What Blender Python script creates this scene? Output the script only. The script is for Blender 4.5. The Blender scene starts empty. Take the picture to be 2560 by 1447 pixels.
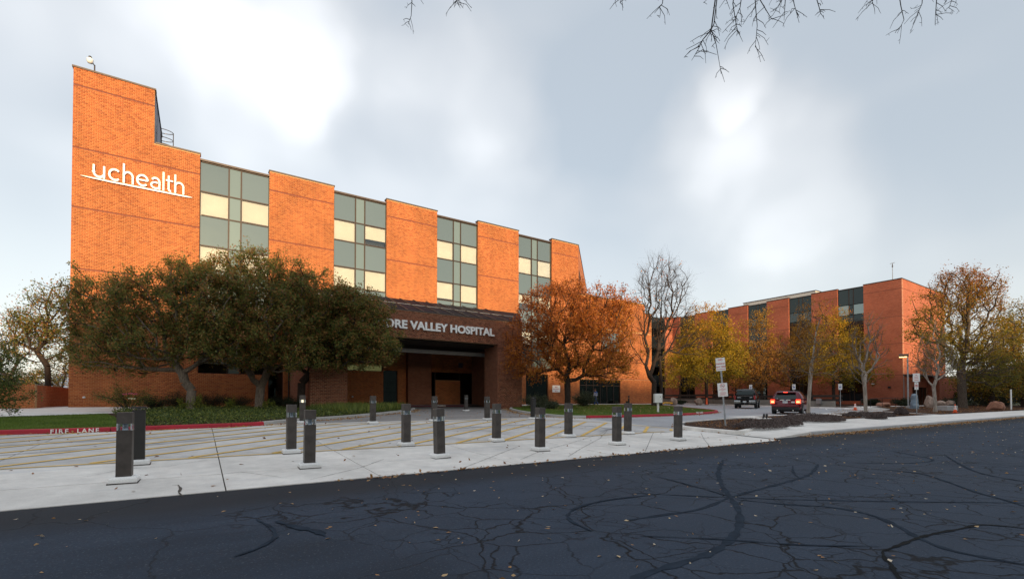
import bpy, bmesh, math, random
import numpy as np
from mathutils import Vector, Matrix, Quaternion
R = math.radians
scn = bpy.context.scene
COL = scn.collection
# World axes: X runs along the main facade, Y goes back from the road edge (Y = 0) to the building, Z is up.
# ---------------------------------------------------------------- camera
CAM = Vector((2.097, -8.594, 1.5)); FPX = 1175.0; PITCH = R(0.95)
FWD = (0.5531, 0.8331); RGT = (0.8331, -0.5531)
SHPX = 1000.0 - 723.5 - FPX * math.tan(PITCH)
cd = bpy.data.cameras.new('camera'); cam = bpy.data.objects.new('camera', cd); COL.objects.link(cam)
cd.sensor_width = 36.0; cd.lens = FPX / 2560.0 * 36.0; cd.shift_y = SHPX / 2560.0
cd.clip_start = 0.05; cd.clip_end = 20000.0
cam.location = CAM
cam.rotation_euler = (R(90) + PITCH, 0, -math.atan2(FWD[0], FWD[1]))
scn.camera = cam
def ray(px, py):
    a = (px - 1280.0) / FPX; b = -(py - 723.5 - SHPX) / FPX
    f = math.cos(PITCH) - b * math.sin(PITCH); z = math.sin(PITCH) + b * math.cos(PITCH)
    return Vector((a * RGT[0] + f * FWD[0], a * RGT[1] + f * FWD[1], z))
# ---------------------------------------------------------------- exposure
scn.view_settings.view_transform = 'Standard'; scn.view_settings.look = 'None'
scn.view_settings.exposure = 0.36; scn.view_settings.gamma = 1.0
scn.render.engine = 'CYCLES'
# ---------------------------------------------------------------- sun
SUN_EL = R(8.0); SUN_DIR = Vector((-0.15 * math.cos(SUN_EL), -0.9887 * math.cos(SUN_EL), math.sin(SUN_EL))).normalized()
sl = bpy.data.lights.new('sun', 'SUN'); sl.energy = 5.0; sl.angle = R(0.5); sl.color = (1.0, 0.71, 0.41)
so = bpy.data.objects.new('sun', sl); COL.objects.link(so); so.location = (0, -60, 60)
so.rotation_euler = SUN_DIR.to_track_quat('Z', 'Y').to_euler()
# ---------------------------------------------------------------- sky: thin evening sky seen through drifting cloud
world = bpy.data.worlds.new('World'); scn.world = world; world.use_nodes = True
wt = world.node_tree; wt.nodes.clear()
def wn(t, **k):
    n = wt.nodes.new(t)
    for a, b in k.items(): setattr(n, a, b)
    return n
wout = wn('ShaderNodeOutputWorld'); bg1 = wn('ShaderNodeBackground'); bg2 = wn('ShaderNodeBackground'); wadd = wn('ShaderNodeAddShader')
skyt = wn('ShaderNodeTexSky', sky_type='NISHITA', sun_disc=False, sun_elevation=SUN_EL, sun_rotation=math.atan2(SUN_DIR.x, SUN_DIR.y))
wt.links.new(skyt.outputs[0], bg1.inputs[0]); bg1.inputs[1].default_value = 0.05
wtc = wn('ShaderNodeTexCoord'); gen = wtc.outputs['Generated']
nz = wn('ShaderNodeTexNoise'); nz.inputs['Scale'].default_value = 2.6; nz.inputs['Detail'].default_value = 4.5; nz.inputs['Roughness'].default_value = 0.5
wt.links.new(gen, nz.inputs['Vector'])
vs = wn('ShaderNodeVectorMath', operation='SUBTRACT'); wt.links.new(nz.outputs['Color'], vs.inputs[0]); vs.inputs[1].default_value = (.5, .5, .5)
vm = wn('ShaderNodeVectorMath', operation='SCALE'); wt.links.new(vs.outputs[0], vm.inputs[0]); vm.inputs[3].default_value = 0.26
va = wn('ShaderNodeVectorMath', operation='ADD'); wt.links.new(gen, va.inputs[0]); wt.links.new(vm.outputs[0], va.inputs[1])
vn = wn('ShaderNodeVectorMath', operation='NORMALIZE'); wt.links.new(va.outputs[0], vn.inputs[0])
def wmath(op, a, b=None, clamp=False):
    n = wn('ShaderNodeMath', operation=op, use_clamp=clamp)
    for i, v in enumerate((a, b)):
        if v is None: continue
        if isinstance(v, (int, float)): n.inputs[i].default_value = v
        else: wt.links.new(v, n.inputs[i])
    return n.outputs[0]
CLOUDS = [  # direction (by sight line), inner and outer radius in radians, amount of white
    (690, 90, 220, .40), (560, 250, 190, .26), (790, 150, 120, .42), (660, 350, 150, .34), (330, 60, 220, .14), (880, 330, 170, .26), (700, 230, 120, .3),
    (480, 120, 160, .22), (250, 420, 160, -.12), (960, 60, 120, -.22), (330, 210, 130, -.2), (1000, 380, 130, -.16), (1480, 330, 240, -.16), (1450, 650, 140, -.14),
    (1130, 215, 150, .46), (1235, 300, 130, .36), (1060, 150, 100, .24), (1240, 540, 190, .40), (1120, 420, 170, .2), (1380, 560, 160, .22),
    (1835, 205, 85, .62), (1800, 305, 150, .48), (1740, 395, 170, .38), (1890, 430, 160, .36), (2050, 570, 120, .12), (2000, 480, 140, .22),
    (1960, 545, 120, .24), (2010, 640, 120, .24), (1850, 690, 150, .22), (1680, 720, 220, .22), (2150, 650, 180, .16), (1500, 700, 200, .18)]
acc = None
for (px, py, rp, amt) in CLOUDS:
    d = ray(px, py).normalized(); rr = rp / 1175.0 * (d.x * FWD[0] + d.y * FWD[1])
    dp = wn('ShaderNodeVectorMath', operation='DOT_PRODUCT'); wt.links.new(vn.outputs[0], dp.inputs[0]); dp.inputs[1].default_value = d
    mr = wn('ShaderNodeMapRange', interpolation_type='SMOOTHERSTEP'); wt.links.new(dp.outputs['Value'], mr.inputs[0])
    mr.inputs[1].default_value = math.cos(min(1.2, rr * 1.45)); mr.inputs[2].default_value = math.cos(rr * .12)
    mr.inputs[3].default_value = 0.0; mr.inputs[4].default_value = amt * .55
    acc = mr.outputs[0] if acc is None else wmath('ADD', acc, mr.outputs[0])
# the same kind of cloud carries on over the rest of the sky
nz2 = wn('ShaderNodeTexNoise'); nz2.inputs['Scale'].default_value = 2.2; nz2.inputs['Detail'].default_value = 2.5; nz2.inputs['Roughness'].default_value = .5
wmp = wn('ShaderNodeMapping'); wmp.inputs['Scale'].default_value = (1, 1, 2.2); wmp.inputs['Location'].default_value = (3.1, 1.7, .4)
wt.links.new(gen, wmp.inputs[0]); wt.links.new(wmp.outputs[0], nz2.inputs['Vector'])
mr2 = wn('ShaderNodeMapRange', interpolation_type='SMOOTHSTEP'); wt.links.new(nz2.outputs['Fac'], mr2.inputs[0])
mr2.inputs[1].default_value = .42; mr2.inputs[2].default_value = .74; mr2.inputs[3].default_value = 0; mr2.inputs[4].default_value = .30
acc = wmath('ADD', acc, mr2.outputs[0])
sep = wn('ShaderNodeSeparateXYZ'); wt.links.new(gen, sep.inputs[0])
# a little paler towards the horizon
mr3 = wn('ShaderNodeMapRange', interpolation_type='SMOOTHSTEP'); wt.links.new(sep.outputs['Z'], mr3.inputs[0])
mr3.inputs[1].default_value = .42; mr3.inputs[2].default_value = 0.0; mr3.inputs[3].default_value = 0; mr3.inputs[4].default_value = .36
acc = wmath('ADD', acc, mr3.outputs[0])
# the left half of the view is behind thinner, paler cloud than the right
dpl = wn('ShaderNodeVectorMath', operation='DOT_PRODUCT'); wt.links.new(gen, dpl.inputs[0]); dpl.inputs[1].default_value = (-RGT[0], -RGT[1], 0)
mr4 = wn('ShaderNodeMapRange', interpolation_type='SMOOTHSTEP'); wt.links.new(dpl.outputs['Value'], mr4.inputs[0])
mr4.inputs[1].default_value = -.2; mr4.inputs[2].default_value = .7; mr4.inputs[3].default_value = 0; mr4.inputs[4].default_value = .32
acc = wmath('ADD', acc, mr4.outputs[0], True)
ramp = wn('ShaderNodeValToRGB'); wt.links.new(acc, ramp.inputs[0])
el = ramp.color_ramp.elements
el[0].position = 0; el[0].color = (.365, .398, .436, 1)
el[1].position = 1; el[1].color = (.77, .768, .775, 1)
for p, c in ((.3, (.45, .466, .488, 1)), (.6, (.56, .567, .578, 1))):
    e = el.new(p); e.color = c
wt.links.new(ramp.outputs[0], bg2.inputs[0])
# an overcast vault is brighter overhead than low down
mr5 = wn('ShaderNodeMapRange', interpolation_type='SMOOTHSTEP'); wt.links.new(sep.outputs['Z'], mr5.inputs[0])
mr5.inputs[1].default_value = .62; mr5.inputs[2].default_value = 1.0; mr5.inputs[3].default_value = 1.0; mr5.inputs[4].default_value = 1.7
wt.links.new(mr5.outputs[0], bg2.inputs[1])
wt.links.new(bg1.outputs[0], wadd.inputs[0]); wt.links.new(bg2.outputs[0], wadd.inputs[1]); wt.links.new(wadd.outputs[0], wout.inputs[0])

# ================================================================ helpers
rng = np.random.default_rng(7); random.seed(7)
PROF = [(-1e5, 0), (-4, 0), (0, .08), (10, .5), (34, .95), (1e5, .95)]
def fz(s):                                   # height of the sloping ground
    for (a, za), (b, zb) in zip(PROF, PROF[1:]):
        if s <= b: return za + (zb - za) * (s - a) / (b - a)
def cp(px, py, D):                           # the point on a sight line at a given depth
    d = ray(px, py); k = D / (d.x * FWD[0] + d.y * FWD[1]); return CAM + d * k
def gp(px, py, off=0.0):                     # where a sight line meets the ground
    d = ray(px, py); t = .5
    g = lambda t: CAM.z + d.z * t - fz(CAM.y + d.y * t) - off
    while t < 4000 and g(t) > 0: t *= 1.02
    lo, hi = t / 1.02, t
    for _ in range(40):
        m = (lo + hi) / 2
        if g(m) < 0: hi = m
        else: lo = m
    return CAM + d * hi
def link(o, parent=None):
    COL.objects.link(o)
    if parent is not None: o.parent = parent
    return o
def root(name, loc, label, cat, group=None, rz=0):
    o = bpy.data.objects.new(name, None); o.location = loc; o.rotation_euler = (0, 0, rz); o.empty_display_size = .3
    link(o); return tag(o, label, cat, group)
def tag(o, label=None, cat=None, group=None, kind=None):
    for k, v in (('label', label), ('category', cat), ('group', group), ('kind', kind)):
        if v: o[k] = v
    return o
def wpos(o):
    p = Vector((0, 0, 0))
    while o is not None: p += o.location; o = o.parent
    return p
class MB:
    def __init__(s): s.v = []; s.f = []; s.m = []; s.mi = 0
    def add(s, vs, fs):
        b = len(s.v); s.v += [tuple(x) for x in vs]; s.f += [tuple(i + b for i in f) for f in fs]; s.m += [s.mi] * len(fs); return s
    def box(s, x0, x1, y0, y1, z0, z1):
        return s.add([(x0, y0, z0), (x1, y0, z0), (x1, y1, z0), (x0, y1, z0), (x0, y0, z1), (x1, y0, z1), (x1, y1, z1), (x0, y1, z1)],
                     [(0, 3, 2, 1), (4, 5, 6, 7), (0, 1, 5, 4), (1, 2, 6, 5), (2, 3, 7, 6), (3, 0, 4, 7)])
    def cbox(s, x0, x1, y0, y1, z0, z1, c=.02):      # chamfered top edges
        s.add([(x0, y0, z0), (x1, y0, z0), (x1, y1, z0), (x0, y1, z0), (x0, y0, z1 - c), (x1, y0, z1 - c), (x1, y1, z1 - c), (x0, y1, z1 - c),
               (x0 + c, y0 + c, z1), (x1 - c, y0 + c, z1), (x1 - c, y1 - c, z1), (x0 + c, y1 - c, z1)],
              [(0, 3, 2, 1), (8, 9, 10, 11), (0, 1, 5, 4), (1, 2, 6, 5), (2, 3, 7, 6), (3, 0, 4, 7), (4, 5, 9, 8), (5, 6, 10, 9), (6, 7, 11, 10), (7, 4, 8, 11)]); return s
    def quad(s, *p): return s.add(p, [tuple(range(len(p)))])
    def tube(s, p, q, r0, r1=None, n=8, cap=True):
        r1 = r0 if r1 is None else r1
        p = Vector(p); q = Vector(q); d = (q - p).normalized()
        a = d.orthogonal().normalized(); b = d.cross(a); vs = []
        for c, r in ((p, r0), (q, r1)):
            for i in range(n):
                t = 2 * math.pi * i / n; vs.append(c + a * (r * math.cos(t)) + b * (r * math.sin(t)))
        fs = [(i, (i + 1) % n, n + (i + 1) % n, n + i) for i in range(n)]
        if cap: fs += [tuple(range(n - 1, -1, -1)), tuple(range(n, 2 * n))]
        return s.add(vs, fs)
    def path(s, pts, rad, n=6):
        for i in range(len(pts) - 1):
            r0 = rad[i] if hasattr(rad, '__len__') else rad; r1 = rad[i + 1] if hasattr(rad, '__len__') else rad
            s.tube(pts[i], pts[i + 1], r0, r1, n)
        return s
    def lathe(s, c, prof, n=16):                    # prof: (radius, z)
        vs = []
        for r, z in prof:
            for i in range(n):
                t = 2 * math.pi * i / n; vs.append((c[0] + r * math.cos(t), c[1] + r * math.sin(t), c[2] + z))
        fs = []
        for k in range(len(prof) - 1):
            for i in range(n): fs.append((k * n + i, k * n + (i + 1) % n, (k + 1) * n + (i + 1) % n, (k + 1) * n + i))
        fs.append(tuple(range(n - 1, -1, -1))); fs.append(tuple((len(prof) - 1) * n + i for i in range(n)))
        return s.add(vs, fs)
    def loft(s, rings, closed=True, caps=True):
        n = len(rings[0]); vs = [p for r in rings for p in r]; fs = []
        for k in range(len(rings) - 1):
            for i in range(n if closed else n - 1):
                j = (i + 1) % n; fs.append((k * n + i, k * n + j, (k + 1) * n + j, (k + 1) * n + i))
        if caps: fs += [tuple(range(n - 1, -1, -1)), tuple((len(rings) - 1) * n + i for i in range(n))]
        return s.add(vs, fs)
    def build(s, name, mat, parent=None, local=False, smooth=False, fixn=True):
        me = bpy.data.meshes.new(name); off = Vector((0, 0, 0)) if (local or parent is None) else wpos(parent)
        me.from_pydata([(x - off.x, y - off.y, z - off.z) for x, y, z in s.v], [], s.f); me.update()
        mats = mat if isinstance(mat, (list, tuple)) else [mat]
        for m in mats: me.materials.append(m)
        if len(mats) > 1: me.polygons.foreach_set('material_index', s.m)
        if fixn:
            bm = bmesh.new(); bm.from_mesh(me); bmesh.ops.recalc_face_normals(bm, faces=bm.faces); bm.to_mesh(me); bm.free()
        if smooth: me.polygons.foreach_set('use_smooth', [True] * len(me.polygons))
        return link(bpy.data.objects.new(name, me), parent)
def box(name, mat, parent, x0, x1, y0, y1, z0, z1, local=False): return MB().box(x0, x1, y0, y1, z0, z1).build(name, mat, parent, local, fixn=False)
def np_mesh(name, V, F, mat, parent=None, attr=None, k=4):
    """V (n,3), F (m,k) arrays -> mesh; attr: per-point float"""
    me = bpy.data.meshes.new(name); n = len(V); m = len(F)
    me.vertices.add(n); me.vertices.foreach_set('co', np.asarray(V, np.float32).ravel())
    me.loops.add(m * k); me.loops.foreach_set('vertex_index', np.asarray(F, np.int32).ravel())
    me.polygons.add(m); me.polygons.foreach_set('loop_start', np.arange(0, m * k, k, dtype=np.int32))
    try: me.polygons.foreach_set('loop_total', np.full(m, k, np.int32))
    except Exception: pass
    me.update(calc_edges=True); me.materials.append(mat)
    if attr is not None:
        a = me.attributes.new('rnd', 'FLOAT', 'POINT'); a.data.foreach_set('value', np.asarray(attr, np.float32))
    return link(bpy.data.objects.new(name, me), parent)
def copy_tree(o, parent=None):
    c = o.copy(); COL.objects.link(c); c.parent = parent
    for ch in list(o.children): copy_tree(ch, c)
    return c
def text_mesh(body, size, extrude, offset=0.0, align='LEFT', spacing=1.0):
    cu = bpy.data.curves.new('t', 'FONT'); cu.body = body; cu.size = size; cu.extrude = extrude; cu.offset = offset; cu.align_x = align; cu.space_character = spacing
    cu.resolution_u = 3
    o = bpy.data.objects.new('t', cu); COL.objects.link(o); bpy.context.view_layer.update()
    me = bpy.data.meshes.new_from_object(o.evaluated_get(bpy.context.evaluated_depsgraph_get()))
    bpy.data.objects.remove(o); bpy.data.curves.remove(cu); return me
def text_obj(name, body, size, mat, parent, loc, rot, extrude=.002, offset=0.0, align='CENTER', spacing=1.0, sx=1.0):
    me = text_mesh(body, size, extrude, offset, align, spacing); me.materials.clear(); me.materials.append(mat); me.name = name
    o = link(bpy.data.objects.new(name, me), parent); o.location = Vector(loc) - (wpos(parent) if parent is not None else Vector((0, 0, 0)))
    o.rotation_euler = rot; o.scale = (sx, 1, 1); return o

# ================================================================ materials
class NT:
    def __init__(s, name):
        s.m = bpy.data.materials.new(name); s.m.use_nodes = True; s.t = s.m.node_tree; s.t.nodes.clear()
        s.out = s.n('ShaderNodeOutputMaterial'); s.p = s.n('ShaderNodeBsdfPrincipled'); s.t.links.new(s.p.outputs[0], s.out.inputs[0])
    def n(s, t, **k):
        x = s.t.nodes.new(t)
        for a, b in k.items(): setattr(x, a, b)
        return x
    def l(s, a, b):
        if isinstance(a, (int, float)): b.default_value = a
        elif isinstance(a, tuple): b.default_value = a if len(a) != 3 or len(b.default_value) == 3 else (*a, 1)
        else: s.t.links.new(a, b)
    def co(s, kind='Object'): return s.n('ShaderNodeTexCoord').outputs[kind]
    def pos(s): return s.n('ShaderNodeNewGeometry').outputs['Position']
    def noise(s, vec, scale, detail=4, rough=.55, dist=0.0):
        x = s.n('ShaderNodeTexNoise'); s.l(vec, x.inputs['Vector']); x.inputs['Scale'].default_value = scale; x.inputs['Detail'].default_value = detail
        x.inputs['Roughness'].default_value = rough; x.inputs['Distortion'].default_value = dist; return x.outputs['Fac']
    def rng(s, v, a, b, c=0.0, d=1.0, sm=False):
        x = s.n('ShaderNodeMapRange'); s.l(v, x.inputs[0])
        if sm: x.interpolation_type = 'SMOOTHSTEP'
        for i, w in enumerate((a, b, c, d)): x.inputs[i + 1].default_value = w
        return x.outputs[0]
    def math(s, op, a, b=0.0, clamp=False):
        x = s.n('ShaderNodeMath', operation=op, use_clamp=clamp); s.l(a, x.inputs[0]); s.l(b, x.inputs[1]); return x.outputs[0]
    def mix(s, f, a, b, blend='MIX'):
        x = s.n('ShaderNodeMix', data_type='RGBA', blend_type=blend); s.l(f, x.inputs[0]); s.l(a, x.inputs[6]); s.l(b, x.inputs[7]); return x.outputs[2]
    def ramp(s, v, stops, interp='LINEAR'):
        x = s.n('ShaderNodeValToRGB'); s.l(v, x.inputs[0]); r = x.color_ramp; r.interpolation = interp
        r.elements[0].position = stops[0][0]; r.elements[0].color = (*stops[0][1], 1)
        r.elements[1].position = stops[-1][0]; r.elements[1].color = (*stops[-1][1], 1)
        for p, c in stops[1:-1]: e = r.elements.new(p); e.color = (*c, 1)
        return x.outputs[0]
    def bump(s, h, strength=.3, dist=.02):
        x = s.n('ShaderNodeBump'); s.l(h, x.inputs['Height']); x.inputs['Strength'].default_value = strength; x.inputs['Distance'].default_value = dist
        s.t.links.new(x.outputs[0], s.p.inputs['Normal'])
    def set(s, base=None, rough=None, metal=None, spec=None):
        if base is not None: s.l(base, s.p.inputs['Base Color'])
        if rough is not None: s.l(rough, s.p.inputs['Roughness'])
        if metal is not None: s.l(metal, s.p.inputs['Metallic'])
        if spec is not None: s.l(spec, s.p.inputs['Specular IOR Level'])
        return s.m
def plain(name, base, rough=.6, metal=0.0, spec=.5, var=.25, scale=3.0, bump=0.0, emit=None):
    t = NT(name); v = t.rng(t.noise(t.co(), scale, 5), .3, .7, 1 - var, 1 + var)
    sc = t.n('ShaderNodeVectorMath', operation='SCALE'); sc.inputs[0].default_value = base; t.l(v, sc.inputs[3])
    t.set(sc.outputs[0], rough, metal, spec)
    if bump: t.bump(t.noise(t.co(), scale * 8, 3), bump)
    if emit: t.p.inputs['Emission Color'].default_value = (*emit[:3], 1); t.p.inputs['Emission Strength'].default_value = emit[3]
    return t.m
BR = [(0.0, (.36, .102, .038)), (.2, (.45, .132, .046)), (.45, (.51, .160, .053)), (.7, (.56, .188, .062)), (.88, (.47, .142, .05)), (1.0, (.38, .106, .042))]
BRD = [(0.0, (.17, .060, .036)), (.2, (.24, .085, .046)), (.45, (.31, .112, .060)), (.7, (.36, .135, .072)), (.88, (.28, .095, .052)), (1.0, (.19, .066, .04))]  # duller brick tones for the portico, its shade put into the colour
def m_brick(nm='fired_brick', BR=BR):
    t = NT(nm); a = t.n('ShaderNodeAttribute', attribute_name='rnd').outputs['Fac']; o = t.n('ShaderNodeObjectInfo').outputs['Random']
    f = t.math('FRACT', t.math('ADD', a, o)); c = t.ramp(f, BR)
    c = t.mix(t.rng(t.noise(t.pos(), 34, 3), .35, .75, 0, .2), c, (.2, .07, .04)); mpv = t.n('ShaderNodeMapping'); t.l(t.pos(), mpv.inputs[0]); mpv.inputs['Scale'].default_value = (1.6, 1.6, .12)
    big = t.math('MULTIPLY', t.rng(t.noise(t.pos(), .35, 5, .6), .3, .7, .80, 1.14), t.rng(t.noise(mpv.outputs[0], 1.0, 5, .6), .3, .7, .86, 1.08))
    sc = t.n('ShaderNodeVectorMath', operation='SCALE'); t.l(c, sc.inputs[0]); t.l(big, sc.inputs[3]); t.bump(t.noise(t.pos(), 60, 3), .25, .004)
    return t.set(sc.outputs[0], .82, 0, .25)
def m_bricktex(name, axis, c1=(.40, .115, .045, 1), c2=(.52, .165, .06, 1), cm=(.52, .33, .19, 1)):
    t = NT(name); sp = t.n('ShaderNodeSeparateXYZ'); t.l(t.pos(), sp.inputs[0]); cb = t.n('ShaderNodeCombineXYZ')
    if axis == 'd':
        h = t.math('MULTIPLY', t.math('ADD', sp.outputs['X'], sp.outputs['Y']), .7071)
    else: h = sp.outputs[axis]
    t.l(h, cb.inputs[0]); t.l(sp.outputs['Z'], cb.inputs[1])
    b = t.n('ShaderNodeTexBrick'); t.l(cb.outputs[0], b.inputs['Vector']); b.offset = .5
    b.inputs['Scale'].default_value = 1.0; b.inputs['Brick Width'].default_value = .25; b.inputs['Row Height'].default_value = .1
    b.inputs['Mortar Size'].default_value = .006; b.inputs['Mortar Smooth'].default_value = .2; b.inputs['Bias'].default_value = -.1
    b.inputs['Color1'].default_value = c1; b.inputs['Color2'].default_value = c2; b.inputs['Mortar'].default_value = cm
    big = t.rng(t.noise(t.pos(), .3, 4), .3, .7, .84, 1.14)
    sc = t.n('ShaderNodeVectorMath', operation='SCALE'); t.l(b.outputs['Color'], sc.inputs[0]); t.l(big, sc.inputs[3])
    t.bump(t.math('SUBTRACT', 1.0, b.outputs['Fac']), .5, .01)
    return t.set(sc.outputs[0], .85, 0, .25)
def m_glass(name, tint, rough=.03, alpha=.55):     # tinted window pane one can see into
    t = NT(name); tr = t.n('ShaderNodeBsdfTransparent'); tr.inputs[0].default_value = (*tint, 1)
    gl = t.n('ShaderNodeBsdfGlossy'); gl.inputs['Roughness'].default_value = rough; gl.inputs[0].default_value = (.86, .93, .90, 1)
    fr = t.n('ShaderNodeFresnel'); fr.inputs[0].default_value = 1.5; f = t.math('ADD', t.math('MULTIPLY', fr.outputs[0], .9), alpha, True)
    mx = t.n('ShaderNodeMixShader'); t.l(f, mx.inputs[0]); t.l(tr.outputs[0], mx.inputs[1]); t.l(gl.outputs[0], mx.inputs[2]); t.t.links.new(mx.outputs[0], t.out.inputs[0])
    return t.m
def m_spandrel(name, base, k=.45):                 # opaque coated glass
    t = NT(name); df = t.n('ShaderNodeBsdfDiffuse'); gl = t.n('ShaderNodeBsdfGlossy'); gl.inputs['Roughness'].default_value = .05
    o = t.n('ShaderNodeObjectInfo').outputs['Random']; v = t.rng(o, 0, 1, .85, 1.15); sc = t.n('ShaderNodeVectorMath', operation='SCALE'); sc.inputs[0].default_value = base; t.l(v, sc.inputs[3])
    t.l(sc.outputs[0], df.inputs[0]); gl.inputs[0].default_value = (.72, .85, .80, 1)
    nb = t.n('ShaderNodeBump'); t.l(t.noise(t.pos(), .9, 2), nb.inputs['Height']); nb.inputs['Strength'].default_value = .12; nb.inputs['Distance'].default_value = .05; t.t.links.new(nb.outputs[0], gl.inputs['Normal'])
    mx = t.n('ShaderNodeMixShader'); mx.inputs[0].default_value = k; t.l(df.outputs[0], mx.inputs[1]); t.l(gl.outputs[0], mx.inputs[2]); t.t.links.new(mx.outputs[0], t.out.inputs[0]); return t.m
def m_leaf(name, stops, transl=.35):
    t = NT(name); a = t.n('ShaderNodeAttribute', attribute_name='rnd').outputs['Fac']; c = t.ramp(a, stops)
    df = t.n('ShaderNodeBsdfPrincipled'); t.l(c, df.inputs['Base Color']); df.inputs['Roughness'].default_value = .55; df.inputs['Specular IOR Level'].default_value = .3
    tl = t.n('ShaderNodeBsdfTranslucent'); t.l(c, tl.inputs[0]); mx = t.n('ShaderNodeMixShader'); mx.inputs[0].default_value = transl
    t.l(df.outputs[0], mx.inputs[1]); t.l(tl.outputs[0], mx.inputs[2]); t.t.links.new(mx.outputs[0], t.out.inputs[0]); return t.m
def m_bark(name, c0, c1, sx=18):
    t = NT(name); mp = t.n('ShaderNodeMapping'); t.l(t.pos(), mp.inputs[0]); mp.inputs['Scale'].default_value = (1, 1, .22)
    f = t.noise(mp.outputs[0], sx, 6, .65); t.bump(f, .8, .03); return t.set(t.ramp(f, [(.3, c0), (.7, c1)]), .9, 0, .2)
def m_asphalt():
    t = NT('old_asphalt'); p = t.pos(); sp = t.n('ShaderNodeSeparateXYZ'); t.l(p, sp.inputs[0]); X, Y = sp.outputs['X'], sp.outputs['Y']
    wv = t.n('ShaderNodeTexNoise'); t.l(p, wv.inputs['Vector']); wv.inputs['Scale'].default_value = 1.6; wv.inputs['Detail'].default_value = 4
    d = t.n('ShaderNodeVectorMath', operation='SCALE'); t.l(wv.outputs['Color'], d.inputs[0]); d.inputs[3].default_value = .55
    q = t.n('ShaderNodeVectorMath', operation='ADD'); t.l(p, q.inputs[0]); t.l(d.outputs[0], q.inputs[1])
    def cracks(scale, w, jit=1.0):
        w = w * .8
        v = t.n('ShaderNodeTexVoronoi', feature='DISTANCE_TO_EDGE'); t.l(q.outputs[0], v.inputs['Vector']); v.inputs['Scale'].default_value = scale; v.inputs['Randomness'].default_value = jit
        return t.rng(v.outputs['Distance'], w * .25, w, 1, 0)
    # newer, smooth overlay to the left; the older mat to the right is crazed
    ed = t.math('ADD', t.math('ADD', X, t.math('MULTIPLY', Y, .55)), t.math('MULTIPLY', t.rng(t.noise(p, .5, 4), 0, 1, -1, 1), 1.4))
    old = t.rng(ed, .9, 2.2, 0, 1, True)
    patch = t.rng(t.noise(p, .55, 3), .36, .6, 0, 1, True)
    gut = t.rng(Y, -1.9, -.7, 1, 0, True)
    cm = t.math('MULTIPLY', t.math('MULTIPLY', old, gut), t.math('MAXIMUM', t.math('MULTIPLY', cracks(1.5, .03), patch), t.math('MAXIMUM', t.math('MULTIPLY', cracks(4.2, .05), t.rng(t.noise(p, .9, 3), .52, .66, 0, .8, True)), cracks(.5, .012))))
    cm = t.math('MAXIMUM', cm, t.math('MULTIPLY', cracks(.33, .006), .5))
    big = t.noise(p, .23, 5, .6); mp = t.n('ShaderNodeMapping'); t.l(p, mp.inputs[0]); mp.inputs['Scale'].default_value = (.25, 2.4, 1)
    streak = t.noise(mp.outputs[0], .8, 4)
    fine = t.noise(p, 45, 4, .8); grit = t.rng(t.noise(p, 38, 2, .8), .60, .72, 0, 1)
    c = t.ramp(t.math('ADD', t.math('MULTIPLY', big, .6), t.math('MULTIPLY', streak, .4)), [(.32, (.014, .021, .032)), (.5, (.024, .036, .056)), (.68, (.040, .057, .086))])
    c = t.mix(t.math('MULTIPLY', old, .35), c, (.052, .072, .108)); c = t.mix(t.rng(fine, .35, .65, 0, .55), c, (.016, .019, .025))
    c = t.mix(t.math('MULTIPLY', grit, .5), c, (.13, .145, .165)); c = t.mix(t.math('SUBTRACT', 1.0, gut), c, (.022, .025, .031)); c = t.mix(t.math('MULTIPLY', cm, .9), c, (.006, .006, .007))
    h = t.math('SUBTRACT', t.math('MULTIPLY', fine, .35), cm); t.bump(h, .6, .012)
    return t.set(c, t.rng(big, .3, .7, .75, .92), 0, .16)
def m_concrete(name, base, rough=.85, stain=.5):
    t = NT(name); p = t.pos(); big = t.noise(p, .5, 6, .62); mid = t.noise(p, 3.1, 5, .6); fine = t.noise(p, 60, 3, .7); o = t.n('ShaderNodeObjectInfo').outputs['Random']
    v = t.math('MULTIPLY', t.math('MULTIPLY', t.rng(big, .3, .7, 1 - .22 * stain, 1.08), t.rng(mid, .3, .7, 1 - .12 * stain, 1.06)), t.math('MULTIPLY', t.rng(fine, .3, .7, .9, 1.07), t.rng(o, 0, 1, .93, 1.05)))
    sc = t.n('ShaderNodeVectorMath', operation='SCALE'); sc.inputs[0].default_value = base; t.l(v, sc.inputs[3])
    sp = t.rng(t.noise(p, 9, 4, .7), .66, .76, 0, .5); c = t.mix(t.math('MULTIPLY', sp, stain), sc.outputs[0], tuple(x * .45 for x in base))
    mp = t.n('ShaderNodeMapping'); t.l(p, mp.inputs[0]); mp.inputs['Scale'].default_value = (.18, 1.5, 1); st = t.rng(t.noise(mp.outputs[0], 1.0, 5, .65), .54, .72, 0, .42 * stain, True)
    c = t.mix(st, c, tuple(x * k for x, k in zip(base, (.60, .64, .72)))); t.bump(t.math('ADD', fine, mid), .25, .006); return t.set(c, rough, 0, .3)
def m_paint(name, base, wear, under, scale=7):
    t = NT(name); p = t.pos(); f = t.rng(t.math('ADD', t.math('MULTIPLY', t.noise(p, scale, 6, .7), .7), t.math('MULTIPLY', t.noise(p, scale * 6, 3), .3)), 1 - wear, 1.06 - wear, 0, 1)
    v = t.rng(t.noise(p, 1.3, 4), .3, .7, .8, 1.15); sc = t.n('ShaderNodeVectorMath', operation='SCALE'); sc.inputs[0].default_value = base; t.l(v, sc.inputs[3]); return t.set(t.mix(f, sc.outputs[0], under), .6, 0, .4)
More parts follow.
